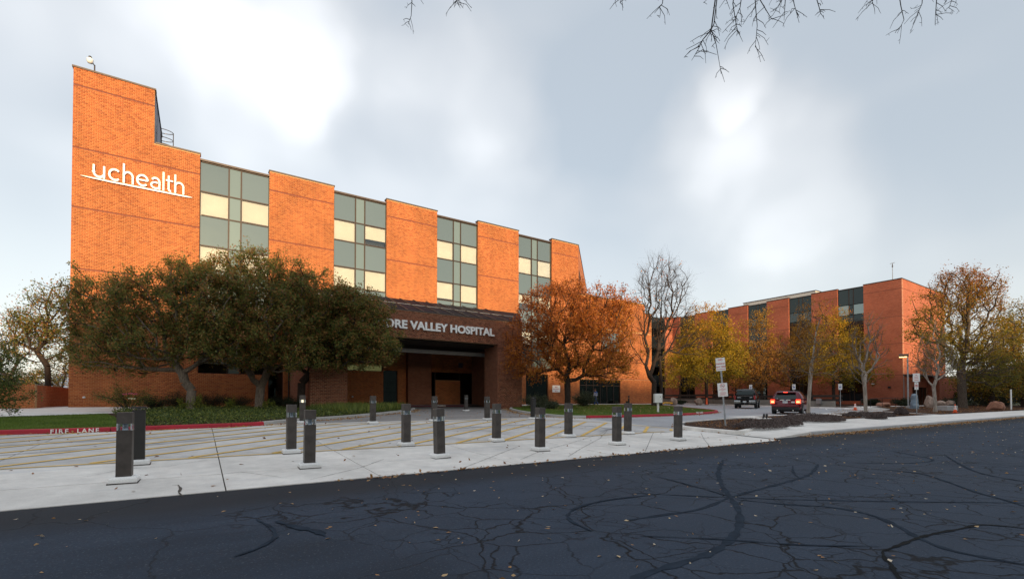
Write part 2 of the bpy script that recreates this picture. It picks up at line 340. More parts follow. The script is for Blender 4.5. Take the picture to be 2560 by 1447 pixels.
def m_ground(name, stops, scale=2.0, fine=40):
    t = NT(name); p = t.pos(); f = t.math('ADD', t.math('MULTIPLY', t.noise(p, scale, 6, .65), .55), t.math('MULTIPLY', t.noise(p, fine, 3, .8), .45)); t.bump(t.noise(p, fine, 3, .8), .9, .04)
    return t.set(t.ramp(f, stops), .95, 0, .15)
M = {}
M['brick'] = m_brick(); M['brick_shaded'] = m_brick('shaded_brick', BRD); M['mortar'] = plain('mortar', (.60, .36, .17), .95, var=.12, scale=8)
M['mortar_shaded'] = plain('shaded_mortar', (.52, .35, .23), .95, var=.15, scale=8)  # portico mortar, dulled to carry the portico's shade
M['btx'] = m_bricktex('brickwork_along_x', 'X'); M['bty'] = m_bricktex('brickwork_along_y', 'Y'); M['btd'] = m_bricktex('brickwork_diagonal', 'd')
_w = ((.34, .092, .050, 1), (.44, .128, .068, 1), (.42, .25, .17, 1)); M['wtx'] = m_bricktex('wing_brickwork_along_x', 'X', *_w); M['wty'] = m_bricktex('wing_brickwork_along_y', 'Y', *_w); _p = ((.22, .078, .044, 1), (.32, .115, .062, 1), (.42, .29, .2, 1)); M['ptx'] = m_bricktex('shaded_brickwork_along_x', 'X', *_p); M['pty'] = m_bricktex('shaded_brickwork_along_y', 'Y', *_p)  # last pair: portico brickwork with its shade in the colour
M['band'] = plain('dark_brick_band', (.20, .065, .04), .9, var=.2, scale=12)
M['bronze'] = plain('bronze_aluminium', (.035, .021, .016), .5, .1, .4, .12, 2); M['coping'] = plain('dark_metal_coping', (.085, .07, .062), .5, .4, .5, .15, 2)
M['purple_metal'] = plain('plum_metal_panel', (.115, .085, .115), .5, .2, .5, .12, 1.2)
M['roof_metal'] = plain('plum_standing_seam_metal', (.013, .012, .020), .75, .0, .12, .3, .5)
M['glass'] = m_glass('window_glass', (.95, .955, .94), .02, .03); M['glass_dark'] = m_glass('dark_window_glass', (.30, .36, .34), .02, .04)
M['spandrel'] = m_spandrel('grey_green_spandrel_glass', (.095, .12, .115), .24); M['spandrel2'] = m_spandrel('pale_green_spandrel_glass', (.135, .175, .155), .24); M['spandrel_dark'] = m_spandrel('black_spandrel_glass', (.012, .017, .021), .05)
M['blind'] = plain('cream_roller_blind', (.60, .585, .55), .8, var=.05, scale=1); M['blind_dim'] = plain('drawn_grey_blind', (.34, .31, .22), .8, var=.08, scale=1)
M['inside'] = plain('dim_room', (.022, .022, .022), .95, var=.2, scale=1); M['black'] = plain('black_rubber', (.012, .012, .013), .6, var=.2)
M['white_letter'] = plain('white_sign_enamel', (.9, .9, .89), .4, var=.04); M['letter_side'] = plain('grey_letter_return', (.30, .30, .31), .5)
M['concrete'] = m_concrete('pale_concrete', (.73, .70, .655), .85, 1.1); M['concrete_mid'] = m_concrete('trafficked_concrete', (.565, .55, .53), .85, 1.3); M['concrete_grey'] = m_concrete('worn_grey_concrete', (.40, .395, .39), .85, .8); M['concrete_block'] = m_concrete('rough_concrete_block', (.82, .81, .785), .9, .7)
M['lot'] = m_concrete('grey_parking_surface', (.345, .35, .365), .85, .8); M['drive'] = m_concrete('stained_drive_surface', (.24, .225, .215), .9, 1.0)
M['stain'] = m_concrete('darkened_concrete', (.40, .395, .395), .85, 1.2); M['joint'] = plain('joint_dirt_and_shade', (.065, .055, .045), .95)  # joint dirt colour, also used as painted shade under the bollards
M['kerb'] = m_concrete('kerb_concrete', (.42, .405, .38), .9, .9); M['red'] = m_paint('worn_red_kerb_paint', (.40, .014, .03), .34, (.42, .36, .30), 6); M['maroon'] = m_paint('faded_maroon_kerb_paint', (.11, .028, .04), .33, (.25, .2, .19), 6)
M['yellow'] = m_paint('worn_yellow_line_paint', (.66, .42, .09), .40, (.52, .50, .46), 10); M['white_line'] = m_paint('worn_white_line_paint', (.72, .72, .70), .45, (.36, .36, .37), 10)
M['white_paint'] = m_paint('white_stencil_paint', (.78, .76, .73), .42, (.36, .05, .06), 14)
M['asphalt'] = m_asphalt(); M['tar'] = plain('crack_sealer', (.008, .009, .010), .9, 0, .1, var=.4, scale=6); M['tar_old'] = plain('faded_crack_sealer', (.022, .031, .045), .95, 0, .06, var=.3, scale=5)
M['bollard'] = plain('bronze_bollard_paint', (.066, .056, .050), .5, .1, .4, .35, 5); M['bollard2'] = plain('black_bollard_paint', (.020, .019, .018), .5, .1, .5, .15, 6)
M['lens_glint'] = plain('lens_glint_bar', (.78, .80, .82), .15, .6); M['lens'] = m_glass('clear_acrylic_lens', (.93, .96, .97), .03, .12); M['steel'] = plain('galvanised_steel', (.34, .35, .36), .45, .7, .5, .2, 6); M['lamp_tube'] = plain('lamp_reflector', (.32, .36, .42), .25, .6)  # lens posts near white, the lens reflections put into their colour
M['soil'] = m_ground('dark_mulch', [(.3, (.022, .012, .008)), (.5, (.055, .030, .020)), (.72, (.12, .068, .042))], 3, 55)
M['turf'] = m_ground('turf_soil', [(.3, (.05, .08, .018)), (.55, (.10, .15, .034)), (.75, (.18, .18, .06))], 1.2, 60)
M['earth'] = m_ground('dry_grass_ground', [(.3, (.05, .05, .022)), (.55, (.11, .10, .05)), (.75, (.19, .16, .09))], .05, 3)
M['added_ridge'] = m_ground('shadow_ridge_cover', [(.3, (.035, .045, .040)), (.55, (.06, .07, .06)), (.75, (.10, .10, .085))], .01, .2)
M['mount'] = m_ground('far_mountain', [(.3, (.16, .20, .27)), (.55, (.22, .26, .33)), (.75, (.30, .33, .38))], .0012, .01)  # distance haze put into the rock as a blue tint
M['bark'] = m_bark('grey_brown_bark', (.035, .026, .020), (.135, .105, .082)); M['bark_crab'] = m_bark('furrowed_tan_bark', (.09, .07, .052), (.33, .27, .215)); M['bark_dark'] = m_bark('dark_bark', (.018, .013, .011), (.070, .052, .042)); M['bark_pale'] = m_bark('pale_birch_bark', (.17, .14, .115), (.50, .44, .38), 9)
M['twig'] = plain('dark_twig', (.030, .024, .022), .85, var=.3, scale=9); M['twig_pale'] = plain('pale_twig', (.15, .12, .10), .85, var=.3, scale=9)
M['stone'] = plain('rough_sandstone', (.27, .20, .16), .95, var=.4, scale=2.5, bump=.6); M['stone_red'] = plain('red_sandstone', (.27, .13, .085), .95, var=.35, scale=2.5, bump=.6); M['stone_wall'] = m_concrete('stained_retaining_concrete', (.30, .285, .255), .9, 1.2)
M['cone'] = plain('orange_cone_plastic', (.75, .11, .025), .5, var=.08); M['white'] = plain('white_enamel', (.78, .78, .76), .5, var=.06); M['sign_red'] = plain('sign_red', (.55, .05, .06), .5, var=.05); M['sign_blue'] = plain('sign_blue', (.03, .09, .34), .5, var=.05); M['sign_black'] = plain('sign_black', (.03, .03, .03), .5)
M['car_red'] = plain('maroon_car_paint', (.115, .010, .020), .16, .35, .6, .04, 1); M['car_black'] = plain('black_car_paint', (.006, .006, .007), .12, .1, .6, .05, 1); M['car_glass'] = m_spandrel('tinted_car_glass', (.006, .008, .010), .05); M['chrome'] = plain('chrome', (.75, .75, .76), .12, 1.0); M['tyre'] = plain('tyre_rubber', (.014, .014, .015), .8); M['rim'] = plain('alloy_rim', (.48, .49, .50), .3, .8)
M['lit_red'] = plain('lit_tail_lamp', (.6, .02, .01), .3, emit=(1.0, .05, .02, 3.0)); M['lit_amber'] = plain('glowing_tail_lamp', (.7, .15, .05), .3, emit=(1.0, .30, .10, 4.0)); M['dull_red'] = plain('tail_lamp', (.30, .012, .014), .25); M['plate'] = plain('licence_plate', (.55, .60, .62), .5)
M['lit_lamp'] = plain('lit_sodium_lamp', (.9, .6, .3), .4, emit=(1.0, .55, .16, 6.0)); M['lit_room'] = plain('lit_ceiling_seen_through_window', (.5, .38, .18), .6, emit=(1.0, .70, .28, .75)); M['lit_lens'] = plain('lit_bollard_lamp', (.8, .75, .6), .4, emit=(1.0, .88, .62, 1.2))
AUT = [(0, (.22, .07, .022)), (.25, (.40, .12, .024)), (.5, (.54, .19, .028)), (.75, (.62, .28, .034)), (1, (.68, .42, .045))]
M['leaf_crab'] = m_leaf('crabapple_leaf', [(0, (.04, .058, .016)), (.3, (.11, .14, .032)), (.5, (.20, .21, .046)), (.68, (.31, .185, .052)), (.85, (.42, .16, .07)), (1, (.52, .29, .075))], .42)
M['leaf_pear'] = m_leaf('orange_pear_leaf', AUT, .4)
M['leaf_locust'] = m_leaf('yellow_locust_leaf', [(0, (.08, .08, .012)), (.3, (.20, .165, .014)), (.6, (.36, .25, .014)), (.85, (.50, .28, .016)), (1, (.46, .17, .016))], .45)
M['leaf_locust2'] = m_leaf('rusty_locust_leaf', [(0, (.10, .05, .014)), (.35, (.23, .105, .018)), (.7, (.34, .17, .022)), (1, (.40, .24, .024))], .4)
M['leaf_ash'] = m_leaf('ash_leaf', [(0, (.06, .07, .014)), (.3, (.15, .14, .02)), (.55, (.28, .21, .022)), (.8, (.34, .17, .024)), (1, (.33, .11, .02))], .4)
M['leaf_dark'] = m_leaf('dark_evergreen_needle', [(0, (.008, .014, .007)), (.6, (.020, .032, .012)), (1, (.040, .052, .018))], .15)
M['leaf_bed'] = m_leaf('bed_ground_cover', [(0, (.03, .05, .012)), (.5, (.08, .115, .026)), (.85, (.16, .20, .04)), (1, (.30, .29, .055))], .3)
M['leaf_sage'] = m_leaf('grey_green_shrub_leaf', [(0, (.030, .040, .022)), (.6, (.075, .092, .052)), (1, (.14, .155, .085))], .25)
M['leaf_heath'] = m_leaf('purple_brown_heath', [(0, (.05, .036, .034)), (.6, (.14, .108, .10)), (1, (.26, .20, .18))], .15)
M['leaf_yg'] = m_leaf('yellow_green_leaf', [(0, (.07, .10, .015)), (.6, (.16, .20, .03)), (1, (.32, .30, .04))], .4)
M['grass'] = m_leaf('grass_blade', [(0, (.075, .12, .018)), (.5, (.14, .215, .034)), (.85, (.20, .265, .05)), (1, (.33, .28, .09))], .3)
M['litter'] = m_leaf('fallen_leaf', [(0, (.13, .05, .02)), (.35, (.26, .11, .035)), (.65, (.40, .22, .08)), (.85, (.55, .40, .22)), (1, (.68, .58, .44))], .15)
M['petal_pink'] = plain('pink_petal', (.62, .12, .20), .6); M['petal_cream'] = plain('cream_petal', (.72, .66, .44), .6)
M['skin'] = plain('skin', (.42, .22, .15), .6, var=.05); M['scrub'] = plain('blue_scrubs', (.025, .085, .33), .8, var=.15, scale=5); M['shirt'] = plain('pale_blue_jacket', (.40, .47, .68), .8, var=.1, scale=5); M['hair'] = plain('brown_hair', (.06, .03, .018), .7)
M['wood'] = plain('dark_stained_timber', (.032, .024, .02), .7, var=.3); M['pale_clad'] = plain('pale_penthouse_cladding', (.55, .54, .50), .6, var=.08); M['yellow_plastic'] = plain('yellow_plastic', (.70, .36, .02), .5); M['wrap'] = plain('blue_grey_tarpaulin', (.16, .22, .28), .4, var=.35, scale=2.5, bump=.5)
# ================================================================ ground, roads, pavements
BREAKS = (-4.0, 0.0, 10.0, 34.0)
def sheet(name, pts, off, mat, parent=None, kind='structure', zf=None):
    bm = bmesh.new(); f = bm.faces.new([bm.verts.new((x, y, 0)) for x, y in pts])
    for b in BREAKS: bmesh.ops.bisect_plane(bm, geom=bm.verts[:] + bm.edges[:] + bm.faces[:], plane_co=(0, b, 0), plane_no=(0, 1, 0))
    bmesh.ops.triangulate(bm, faces=bm.faces[:])
    for v in bm.verts: v.co.z = fz(v.co.y) + off
    bmesh.ops.recalc_face_normals(bm, faces=bm.faces)
    if sum(f.normal.z for f in bm.faces) < 0: bmesh.ops.reverse_faces(bm, faces=bm.faces)
    me = bpy.data.meshes.new(name); off0 = wpos(parent) if parent is not None else Vector((0, 0, 0))
    bm.to_mesh(me); bm.free(); me.transform(Matrix.Translation(-off0)); me.materials.append(mat); o = link(bpy.data.objects.new(name, me), parent)
    if kind and parent is None: tag(o, kind=kind)
    return o
def ribbon(name, pts, w, off, mat, parent=None, step=.25, taper=False):
    P = [Vector((x, y)) for x, y in pts]; Q = []
    for a, b in zip(P, P[1:]):
        n = max(1, int((b - a).length / step)); Q += [a.lerp(b, i / n) for i in range(n)]
    Q.append(P[-1]); m = MB(); L = []
    for i, q in enumerate(Q):
        d = (Q[min(i + 1, len(Q) - 1)] - Q[max(i - 1, 0)]).normalized(); nrm = Vector((-d.y, d.x)); ww = w
        if taper: ww = w * (.85 + .35 * random.random()) * (.65 + .35 * math.sin(i * 1.7) * math.sin(i * .61)) * min(1, .3 + i / 5, .3 + (len(Q) - 1 - i) / 5)
        for sgn in (-1, 1):
            c = q + nrm * (ww / 2 * sgn); L.append((c.x, c.y, fz(c.y) + off))
    m.v = L; m.f = [(2 * i, 2 * i + 2, 2 * i + 3, 2 * i + 1) for i in range(len(Q) - 1)]; m.m = [0] * len(m.f)
    return m.build(name, mat, parent)
def smooth_line(pts, n=6):
    P = [Vector(p) for p in pts]; out = []
    for i in range(len(P) - 1):
        p0, p1, p2, p3 = P[max(i - 1, 0)], P[i], P[i + 1], P[min(i + 2, len(P) - 1)]
        for k in range(n):
            t = k / n; out.append(.5 * ((2 * p1) + (-p0 + p2) * t + (2 * p0 - 5 * p1 + 4 * p2 - p3) * t * t + (-p0 + 3 * p1 - 3 * p2 + p3) * t ** 3))
    out.append(P[-1]); return [(p.x, p.y) for p in out]
def kerb(name, pts, mat, parent, h=.15, w=.16, side=1, per=3.0):
    """kerb stones laid along a line, each a piece with an open joint"""
    P = [Vector(p) for p in pts]; seg = []; run = []; acc = 0
    Q = []
    for a, b in zip(P, P[1:]):
        n = max(1, int(math.ceil((b - a).length / .5))); Q += [a.lerp(b, i / n) for i in range(n)]
    Q.append(P[-1])
    N = []
    for i in range(len(Q)):
        d = (Q[min(i + 1, len(Q) - 1)] - Q[max(i - 1, 0)]).normalized(); N.append(Vector((-d.y, d.x)) * side)
    i = 0; objs = []
    while i < len(Q) - 1:
        j = i; L = 0
        while j < len(Q) - 1 and L < per: L += (Q[j + 1] - Q[j]).length; j += 1
        m = MB(); rings = []
        for k in range(i, j + 1):
            q, n = Q[k], N[k]
            if k == j and j < len(Q) - 1: q = q + (Q[k - 1] - q).normalized() * .015
            z = fz(q.y); a = q - n * .03; b = q + n * .02; c = q + n * w
            rings.append([(a.x, a.y, z - .05), (q.x, q.y, z + h - .025), (b.x, b.y, z + h), (c.x, c.y, z + h), (c.x, c.y, z - .05)])
        m.loft(rings); objs.append(m.build(name, mat, parent)); i = j
    return objs
# the land out to the horizon
m = MB(); ys = [-4000, -800, -4, 0, 10, 34, 800, 6000]; xs = [-6000, -60, 140, 6000]
for x in xs:
    for y in ys: m.v.append((x, y, fz(y) - .06))
for i in range(len(xs) - 1):
    for j in range(len(ys) - 1):
        a = i * len(ys) + j; m.f.append((a, a + len(ys), a + len(ys) + 1, a + 1)); m.m.append(0)
tag(m.build('ground', M['earth']), kind='structure')
# unseen ridge added behind the viewer, its crest shaped to lay the shadow line
SHAD = [(-900, 22), (-300, 14), (-60, 8.0), (-10, 7.6), (2, 8.0), (14, 9.3), (23.5, 9.3), (26.5, 6.4), (30, 4.6), (36, 4.2), (43, 4.0), (60, 3.6), (80, 3.6), (105, 3.4), (140, 4.5), (300, 8), (900, 20)]
m = MB(); YR = -350.0; dY = 33.4 - YR; kx = SUN_DIR.x / abs(SUN_DIR.y); kz = SUN_DIR.z / abs(SUN_DIR.y)
ux = sorted(set([p[0] for p in SHAD] + list(np.linspace(-900, 900, 61)))); prof = [(-900, 0.), (-700, .25), (-520, .62), (-420, .9), (-350, 1.), (-290, .8), (-220, .4), (-150, .1), (-110, 0.)]
for x in ux:
    h = float(np.interp(x, [p[0] for p in SHAD], [p[1] for p in SHAD])) + dY * kz
    for (y, k) in prof:
        wob = 0 if k == 1. else 1 + .12 * math.sin(x * .021 + y * .013) * (k > 0)
        m.v.append((x + kx * dY, y, -.3 + (h + .3) * k * (wob if wob else 1)))
for i in range(len(ux) - 1):
    for j in range(len(prof) - 1):
        a = i * len(prof) + j; m.f.append((a, a + len(prof), a + len(prof) + 1, a + 1)); m.m.append(0)
tag(m.build('shadow_ridge', M['added_ridge'], smooth=True), kind='structure')
m = MB(); rs = np.random.default_rng(3); tops = []
for i in range(60):
    px = -900 + i * 28; y = 918 - 26 * math.sin(i * .31) - 14 * math.sin(i * .83 + 1) + rs.normal() * 4
    t = cp(px, y, 9000); b = cp(px, 1003, 6500); m.v += [tuple(b), tuple((t + b) / 2 + Vector((0, 0, -60 + rs.normal() * 25))), tuple(t)]
for i in range(59):
    for j in range(2): a = i * 3 + j; m.f.append((a, a + 3, a + 4, a + 1)); m.m.append(0)
tag(m.build('mountain_range', M['mount'], smooth=True), kind='structure')
# road and its repairs
road = sheet('road', [(-90, -60), (170, -60), (170, .42), (19.6, .42), (19.4, .03), (-90, .03)], 0.0, M['asphalt'])
def gxy(px, py): p = gp(px, py); return (p.x, p.y)
_sl = [.004]
def seal(pxs, w, key='tar_old', n=5): _sl[0] += .0004; ribbon('crack_seal', smooth_line([gxy(*p) for p in pxs], n), w, _sl[0], M[key], road, .12, True)
seal([(1808, 1148), (1796, 1180), (1806, 1215), (1826, 1243), (1846, 1275), (1848, 1312), (1824, 1350), (1775, 1382), (1700, 1408), (1620, 1432), (1560, 1460)], .13)
seal([(1570, 1300), (1650, 1288), (1750, 1272), (1826, 1243), (1900, 1222), (1975, 1202), (2025, 1185), (2046, 1160)], .10)
seal([(1580, 1232), (1826, 1243), (2000, 1249), (2300, 1254), (2580, 1257)], .06); seal([(1838, 1248), (1960, 1260), (2080, 1268), (2180, 1288), (2250, 1318), (2300, 1346), (2380, 1376), (2480, 1396), (2600, 1418)], .09)
seal([(2206, 1378), (2250, 1362), (2292, 1346), (2340, 1333), (2400, 1322), (2450, 1312), (2510, 1315), (2600, 1325)], .06, 'tar'); seal([(2206, 1378), (2212, 1396), (2228, 1412), (2238, 1432), (2262, 1462)], .055, 'tar')
seal([(1982, 1164), (1984, 1182), (2000, 1196)], .07); seal([(2060, 1152), (2180, 1158), (2300, 1156), (2330, 1148), (2270, 1135), (2200, 1122)], .06); seal([(2140, 1168), (2290, 1182), (2370, 1205), (2440, 1230), (2520, 1252), (2600, 1278)], .075)
seal([(1600, 1340), (1800, 1348), (2000, 1362), (2200, 1366)], .05); seal([(1420, 1290), (1440, 1270), (1520, 1250), (1650, 1235)], .07); seal([(1480, 1328), (1430, 1304), (1416, 1286)], .08); seal([(2360, 1136), (2400, 1160), (2460, 1185), (2600, 1210)], .07)
seal([(1640, 1190), (1700, 1206), (1780, 1228), (1826, 1243)], .05); seal([(640, 1298), (676, 1318), (688, 1338), (678, 1352), (640, 1372), (585, 1392)], .07); seal([(690, 1303), (740, 1318), (790, 1328), (812, 1340)], .13)
# concrete apron laid in slabs
apron = sheet('driveway', [(-60, .03), (19.4, .03), (19.4, 3.9), (18.9, 12.3), (-60, 12.3)], -.012, M['joint'])
cols = [-50.0 + 3.05 * k + (.6 if k % 7 == 3 else 0) for k in range(23)] + [19.25]; rows = [.04, 1.55, 3.62, 6.85, 10.0, 12.3]; sr = random.Random(4)
for i in range(len(cols) - 1):
    for j in range(len(rows) - 1):
        sk = (.22, .35, .55, .55, .3)[j] * (1 if i % 3 else .6); g = .010
        x0, x1, y0, y1 = cols[i] + g, cols[i + 1] - g, rows[j] + g, rows[j + 1] - g; zz = sr.uniform(0, .004)
        m = MB(); a = (x0, y0); b = (x1, y0); c = (x1, y1); d = (x0, y1); t = [(*p, fz(p[1]) + .006 + zz) for p in (a, b, c, d)]; u = [(*p, fz(p[1]) - .02) for p in (a, b, c, d)]
        m.add(t + u, [(0, 1, 2, 3), (0, 4, 5, 1), (1, 5, 6, 2), (2, 6, 7, 3), (3, 7, 4, 0)]); m.build('concrete_slab', M['concrete_mid'] if j >= 2 else M['concrete'], apron, fixn=False)
def crack(pts, w=.018): ribbon('crack', [gxy(*p) for p in pts], w, .0125, M['joint'], apron, .08, True)
crack([(430, 1215), (445, 1213), (452, 1222), (447, 1232), (457, 1242)], .05); crack([(1138, 1178), (1210, 1150), (1260, 1130), (1300, 1115)]); crack([(1300, 1150), (1350, 1128), (1420, 1110), (1500, 1085), (1522, 1072)]); crack([(1420, 1142), (1455, 1120), (1500, 1096), (1520, 1074)])
crack([(1612, 1131), (1622, 1108), (1634, 1080)]); crack([(775, 1200), (900, 1170), (960, 1148)]); crack([(1774, 1115), (1760, 1098), (1752, 1082)]); crack([(200, 1195), (320, 1172), (420, 1166), (520, 1150)], .012); crack([(520, 1190), (600, 1180), (720, 1196)], .012)
def tyre(pts, w): ribbon('dark_band', smooth_line([gxy(*p) for p in pts], 6), w, .0135, M['stain'], apron, .15, True)  # ribbons of darker concrete laid over the slabs
tyre([(1440, 1063), (1485, 1066), (1530, 1073), (1585, 1078), (1680, 1081)], .34); tyre([(1500, 1078), (1540, 1070), (1600, 1066), (1660, 1066)], .3); tyre([(-20, 1116), (180, 1104), (330, 1098), (520, 1080)], .5); tyre([(-20, 1140), (200, 1124), (420, 1108), (640, 1088), (820, 1076)], .4); tyre([(1060, 1080), (1180, 1068), (1300, 1062), (1400, 1060)], .45)  # bands of darker concrete across the slabs
# yellow hatching
_ht = [.0160]
def hatch(p, q, w=.13):
    _ht[0] += .0002; ribbon('painted_line', [p, q], w, _ht[0], M['yellow'], apron, .2)
hatch((-40, 3.72), (17.6, 3.72), .09); hatch((-30, 11.55), (15.2, 11.55), .09); hatch((15.2, 11.55), (18.6, 7.6), .09); hatch((18.6, 7.6), (18.9, 4.6), .09)
sl_ = math.tan(R(37.5))
for k in range(27):
    u0 = -24.0 + k * 1.62; y1 = 11.4; u1 = u0 + (y1 - 3.8) / sl_
    if u1 > 15.0:                                   # clipped by the slanting end line
        for s_ in np.linspace(3.8, 11.4, 80):
            uu = u0 + (s_ - 3.8) / sl_; lim = 18.75 if s_ < 7.6 else 18.6 - (s_ - 7.6) * .86
            if uu > lim: break
            y1, u1 = s_, uu
    if y1 > 4.2: hatch((u0, 3.8), (u1, y1))
# drive under the portico and the car park
sheet('portico_drive', [(4.4, 12.3), (19, 12.3), (26, 26), (34, 33.2), (8, 33.2), (8, 25)], .002, M['drive'])
lot = sheet('parking_lot', [(18.6, 12.6), (19.4, 3.9), (24, 5.4), (59.5, 5.4), (59.5, 44), (40, 44), (18.7, 12.6)], .004, M['lot'])
sheet('lane_margin', [(19.42, .42), (24, .42), (24, 6.0), (19.42, 4.2)], .0005, M['concrete_grey'])
for (a, b) in (((54.0, 13.0), (59.3, 15.4)), ((53.5, 17.6), (59.3, 20.2)), ((53.5, 22.2), (59.3, 24.8)), ((53.5, 26.8), (59.3, 29.4)), ((53.5, 31.4), (59.3, 34.0)), ((47.5, 17.6), (51.5, 19.4))): ribbon('stall_line', [a, b], .11, .008, M['white_line'], lot)
# left island
kl = tag(bpy.data.objects.new('left_kerb', None), kind='structure'); link(kl); kl.location = (3, 11.3, .5)
lred = smooth_line([(-46, 10.7), (-20, 10.55), (-2.6, 10.45), (1.4, 10.85), (3.6, 11.35), (4.15, 11.75)]); lgrey = smooth_line([(4.15, 11.75), (5.4, 13.1), (7.9, 15.1), (10.4, 17.6), (12.65, 20.3), (14.6, 23.0), (15.6, 24.9)])
kerb('kerb_stone', lred, M['red'], kl); kerb('kerb_stone', lgrey, M['kerb'], kl); kerb('kerb_stone', smooth_line([(15.6, 24.9), (15.2, 25.6), (13.9, 25.9), (10.8, 25.9)]), M['kerb'], kl)
tx = text_obj('kerb_lettering', 'FIRE  LANE', .17, M['white_paint'], kl, (-1.02, 10.44, .525), (R(80), 0, R(3)), .002, .004, 'CENTER', 1.35)
inl = [(x, y + .15) for x, y in lred] + [(x - .12, y + .12) for x, y in lgrey[1:]]
sheet('lawn_left', [p for p in inl if p[0] < .35] + [(.3, 11), (-1.7, 21.7), (-5, 19.5), (-14, 14.6), (-46, 12.6)], .11, M['turf'])
sheet('planting_bed', [(.3, 11)] + [p for p in inl if p[0] > .35] + [(15.4, 25.2), (10.7, 25.7), (8.2, 25.2), (8.2, 33.38), (.6, 33.38), (-.6, 24), (-1.7, 21.7)], .11, M['soil'])
kerb('maroon_kerb_stone', smooth_line([(-40, 12.7), (-14, 14.6), (-5, 19.5), (-1.7, 21.7), (-.4, 23.4)]), M['maroon'], kl, .13, .14)
sheet('pavement_left', [(-46, 12.7), (-14, 14.7), (-5, 19.65), (-1.8, 21.85), (-.5, 23.5), (.5, 33.38), (-5.0, 33.38), (-5.0, 50), (-6.4, 50), (-6.4, 31.5), (-46, 31.5)], .10, M['concrete'])
# right island
kr = tag(bpy.data.objects.new('right_kerb', None), kind='structure'); link(kr); kr.location = (22, 10.4, .5)
rg = smooth_line([(25.2, 26.0), (24.0, 24.6), (22.6, 22.6), (20.6, 18.6), (19.4, 15.2), (18.75, 12.4), (18.95, 11.1), (19.7, 10.6)]); rr_ = smooth_line([(19.7, 10.6), (21.9, 10.3), (27.5, 10.45), (31.4, 11.2), (34.5, 12.35), (36.7, 13.8), (38.4, 15.7), (40.4, 18.6), (44.2, 23.6), (48.5, 29.6)])
kerb('kerb_stone', rg, M['kerb'], kr); kerb('kerb_stone', rr_, M['red'], kr); kerb('kerb_stone', [(48.5, 29.6), (56, 33.2)], M['kerb'], kr)
text_obj('kerb_lettering', 'FIRE LANE', .19, M['white_paint'], kr, (30.25, 10.86, .60), (R(80), 0, R(12)), .002, .004, 'CENTER', 1.3); text_obj('kerb_lettering', 'NO', .17, M['white_paint'], kr, (21.6, 10.27, .575), (R(80), 0, R(-4)), .002, .004)
inr = [(x + (.12 if i < len(rg) else -.06), y + .12) for i, (x, y) in enumerate(rg + rr_[1:])]
sheet('lawn_right', inr + [(50, 30.9), (38, 30.9), (31, 30.2), (26, 27.5)], .11, M['turf']); sheet('pavement_right', [(31, 30.2), (38, 30.9), (50, 30.9), (56, 33.3), (30, 33.3), (26, 27.5)], .115, M['concrete'])
# pavement along the road with planting islands
kp = tag(bpy.data.objects.new('road_kerb', None), kind='structure'); link(kp); kp.location = (24, .5, .1)
pav = sheet('pavement', [(22.4, .55), (120, .55), (120, 3.75), (28.5, 3.75), (22.5, 2.47)], .12, M['concrete'])
kerb('kerb_stone', [(22.4, .45), (60, .45), (120, .45)], M['concrete_grey'], kp, .14, .16); m = MB()
m.add([(19.5, .44, fz(.44) + .008), (19.5, 1.78, fz(1.78) + .008), (22.55, 2.5, fz(2.5) + .124), (22.42, .44, fz(.44) + .142), (22.42, .44, fz(.44) - .05), (19.5, .44, fz(.44) - .05)], [(0, 3, 2), (0, 2, 1), (0, 5, 4, 3)]); m.build('ramp_flare', M['concrete'], kp)
bedA = smooth_line([(19.6, 1.72), (22.6, 2.48), (28.5, 3.72), (29.0, 4.4), (28.4, 6.6), (24.5, 6.3), (21.4, 5.7), (19.6, 4.6), (19.25, 3.6), (19.6, 1.72)])
kerb('kerb_stone', bedA, M['concrete'], kp, .15, .2, 1, 2.6)
beds = [('mulch_bed', [(19.8, 1.95), (22.6, 2.68), (28.3, 3.9), (28.2, 6.4), (24.5, 6.1), (21.4, 5.5), (19.8, 4.4), (19.5, 3.6)]), ('mulch_bed', [(29.6, 3.9), (38.6, 3.9), (39.4, 7.3), (30.4, 7.2)]), ('mulch_bed', [(40.2, 3.9), (50.4, 3.9), (51.5, 7.8), (41.2, 7.5)]), ('mulch_bed', [(51.2, 3.9), (120, 3.9), (120, 14.5), (70, 14.5), (59.6, 9.6), (52.4, 8.0)])]
for i, (n, P) in enumerate(beds): sheet(n, P, .125, M['soil'])
sheet('pavement_back', [(28.5, 3.75), (51.4, 3.75), (52.6, 8.1), (28.2, 7.7)], .118, M['concrete'])
sheet('verge', [(59.6, 9.7), (70, 14.6), (120, 14.6), (120, 60), (40, 60), (40, 44.2), (59.6, 44.2)], .12, M['soil'])
kerb('kerb_stone', [(59.5, 9.7), (59.5, 44)], M['concrete'], kp, .14, .16, -1)
sheet('ramp_path', [(60.5, 10.2), (66, 13.6), (92, 13.6), (92, 15.4), (64.5, 15.4), (59.8, 11.6)], .16, M['concrete'])

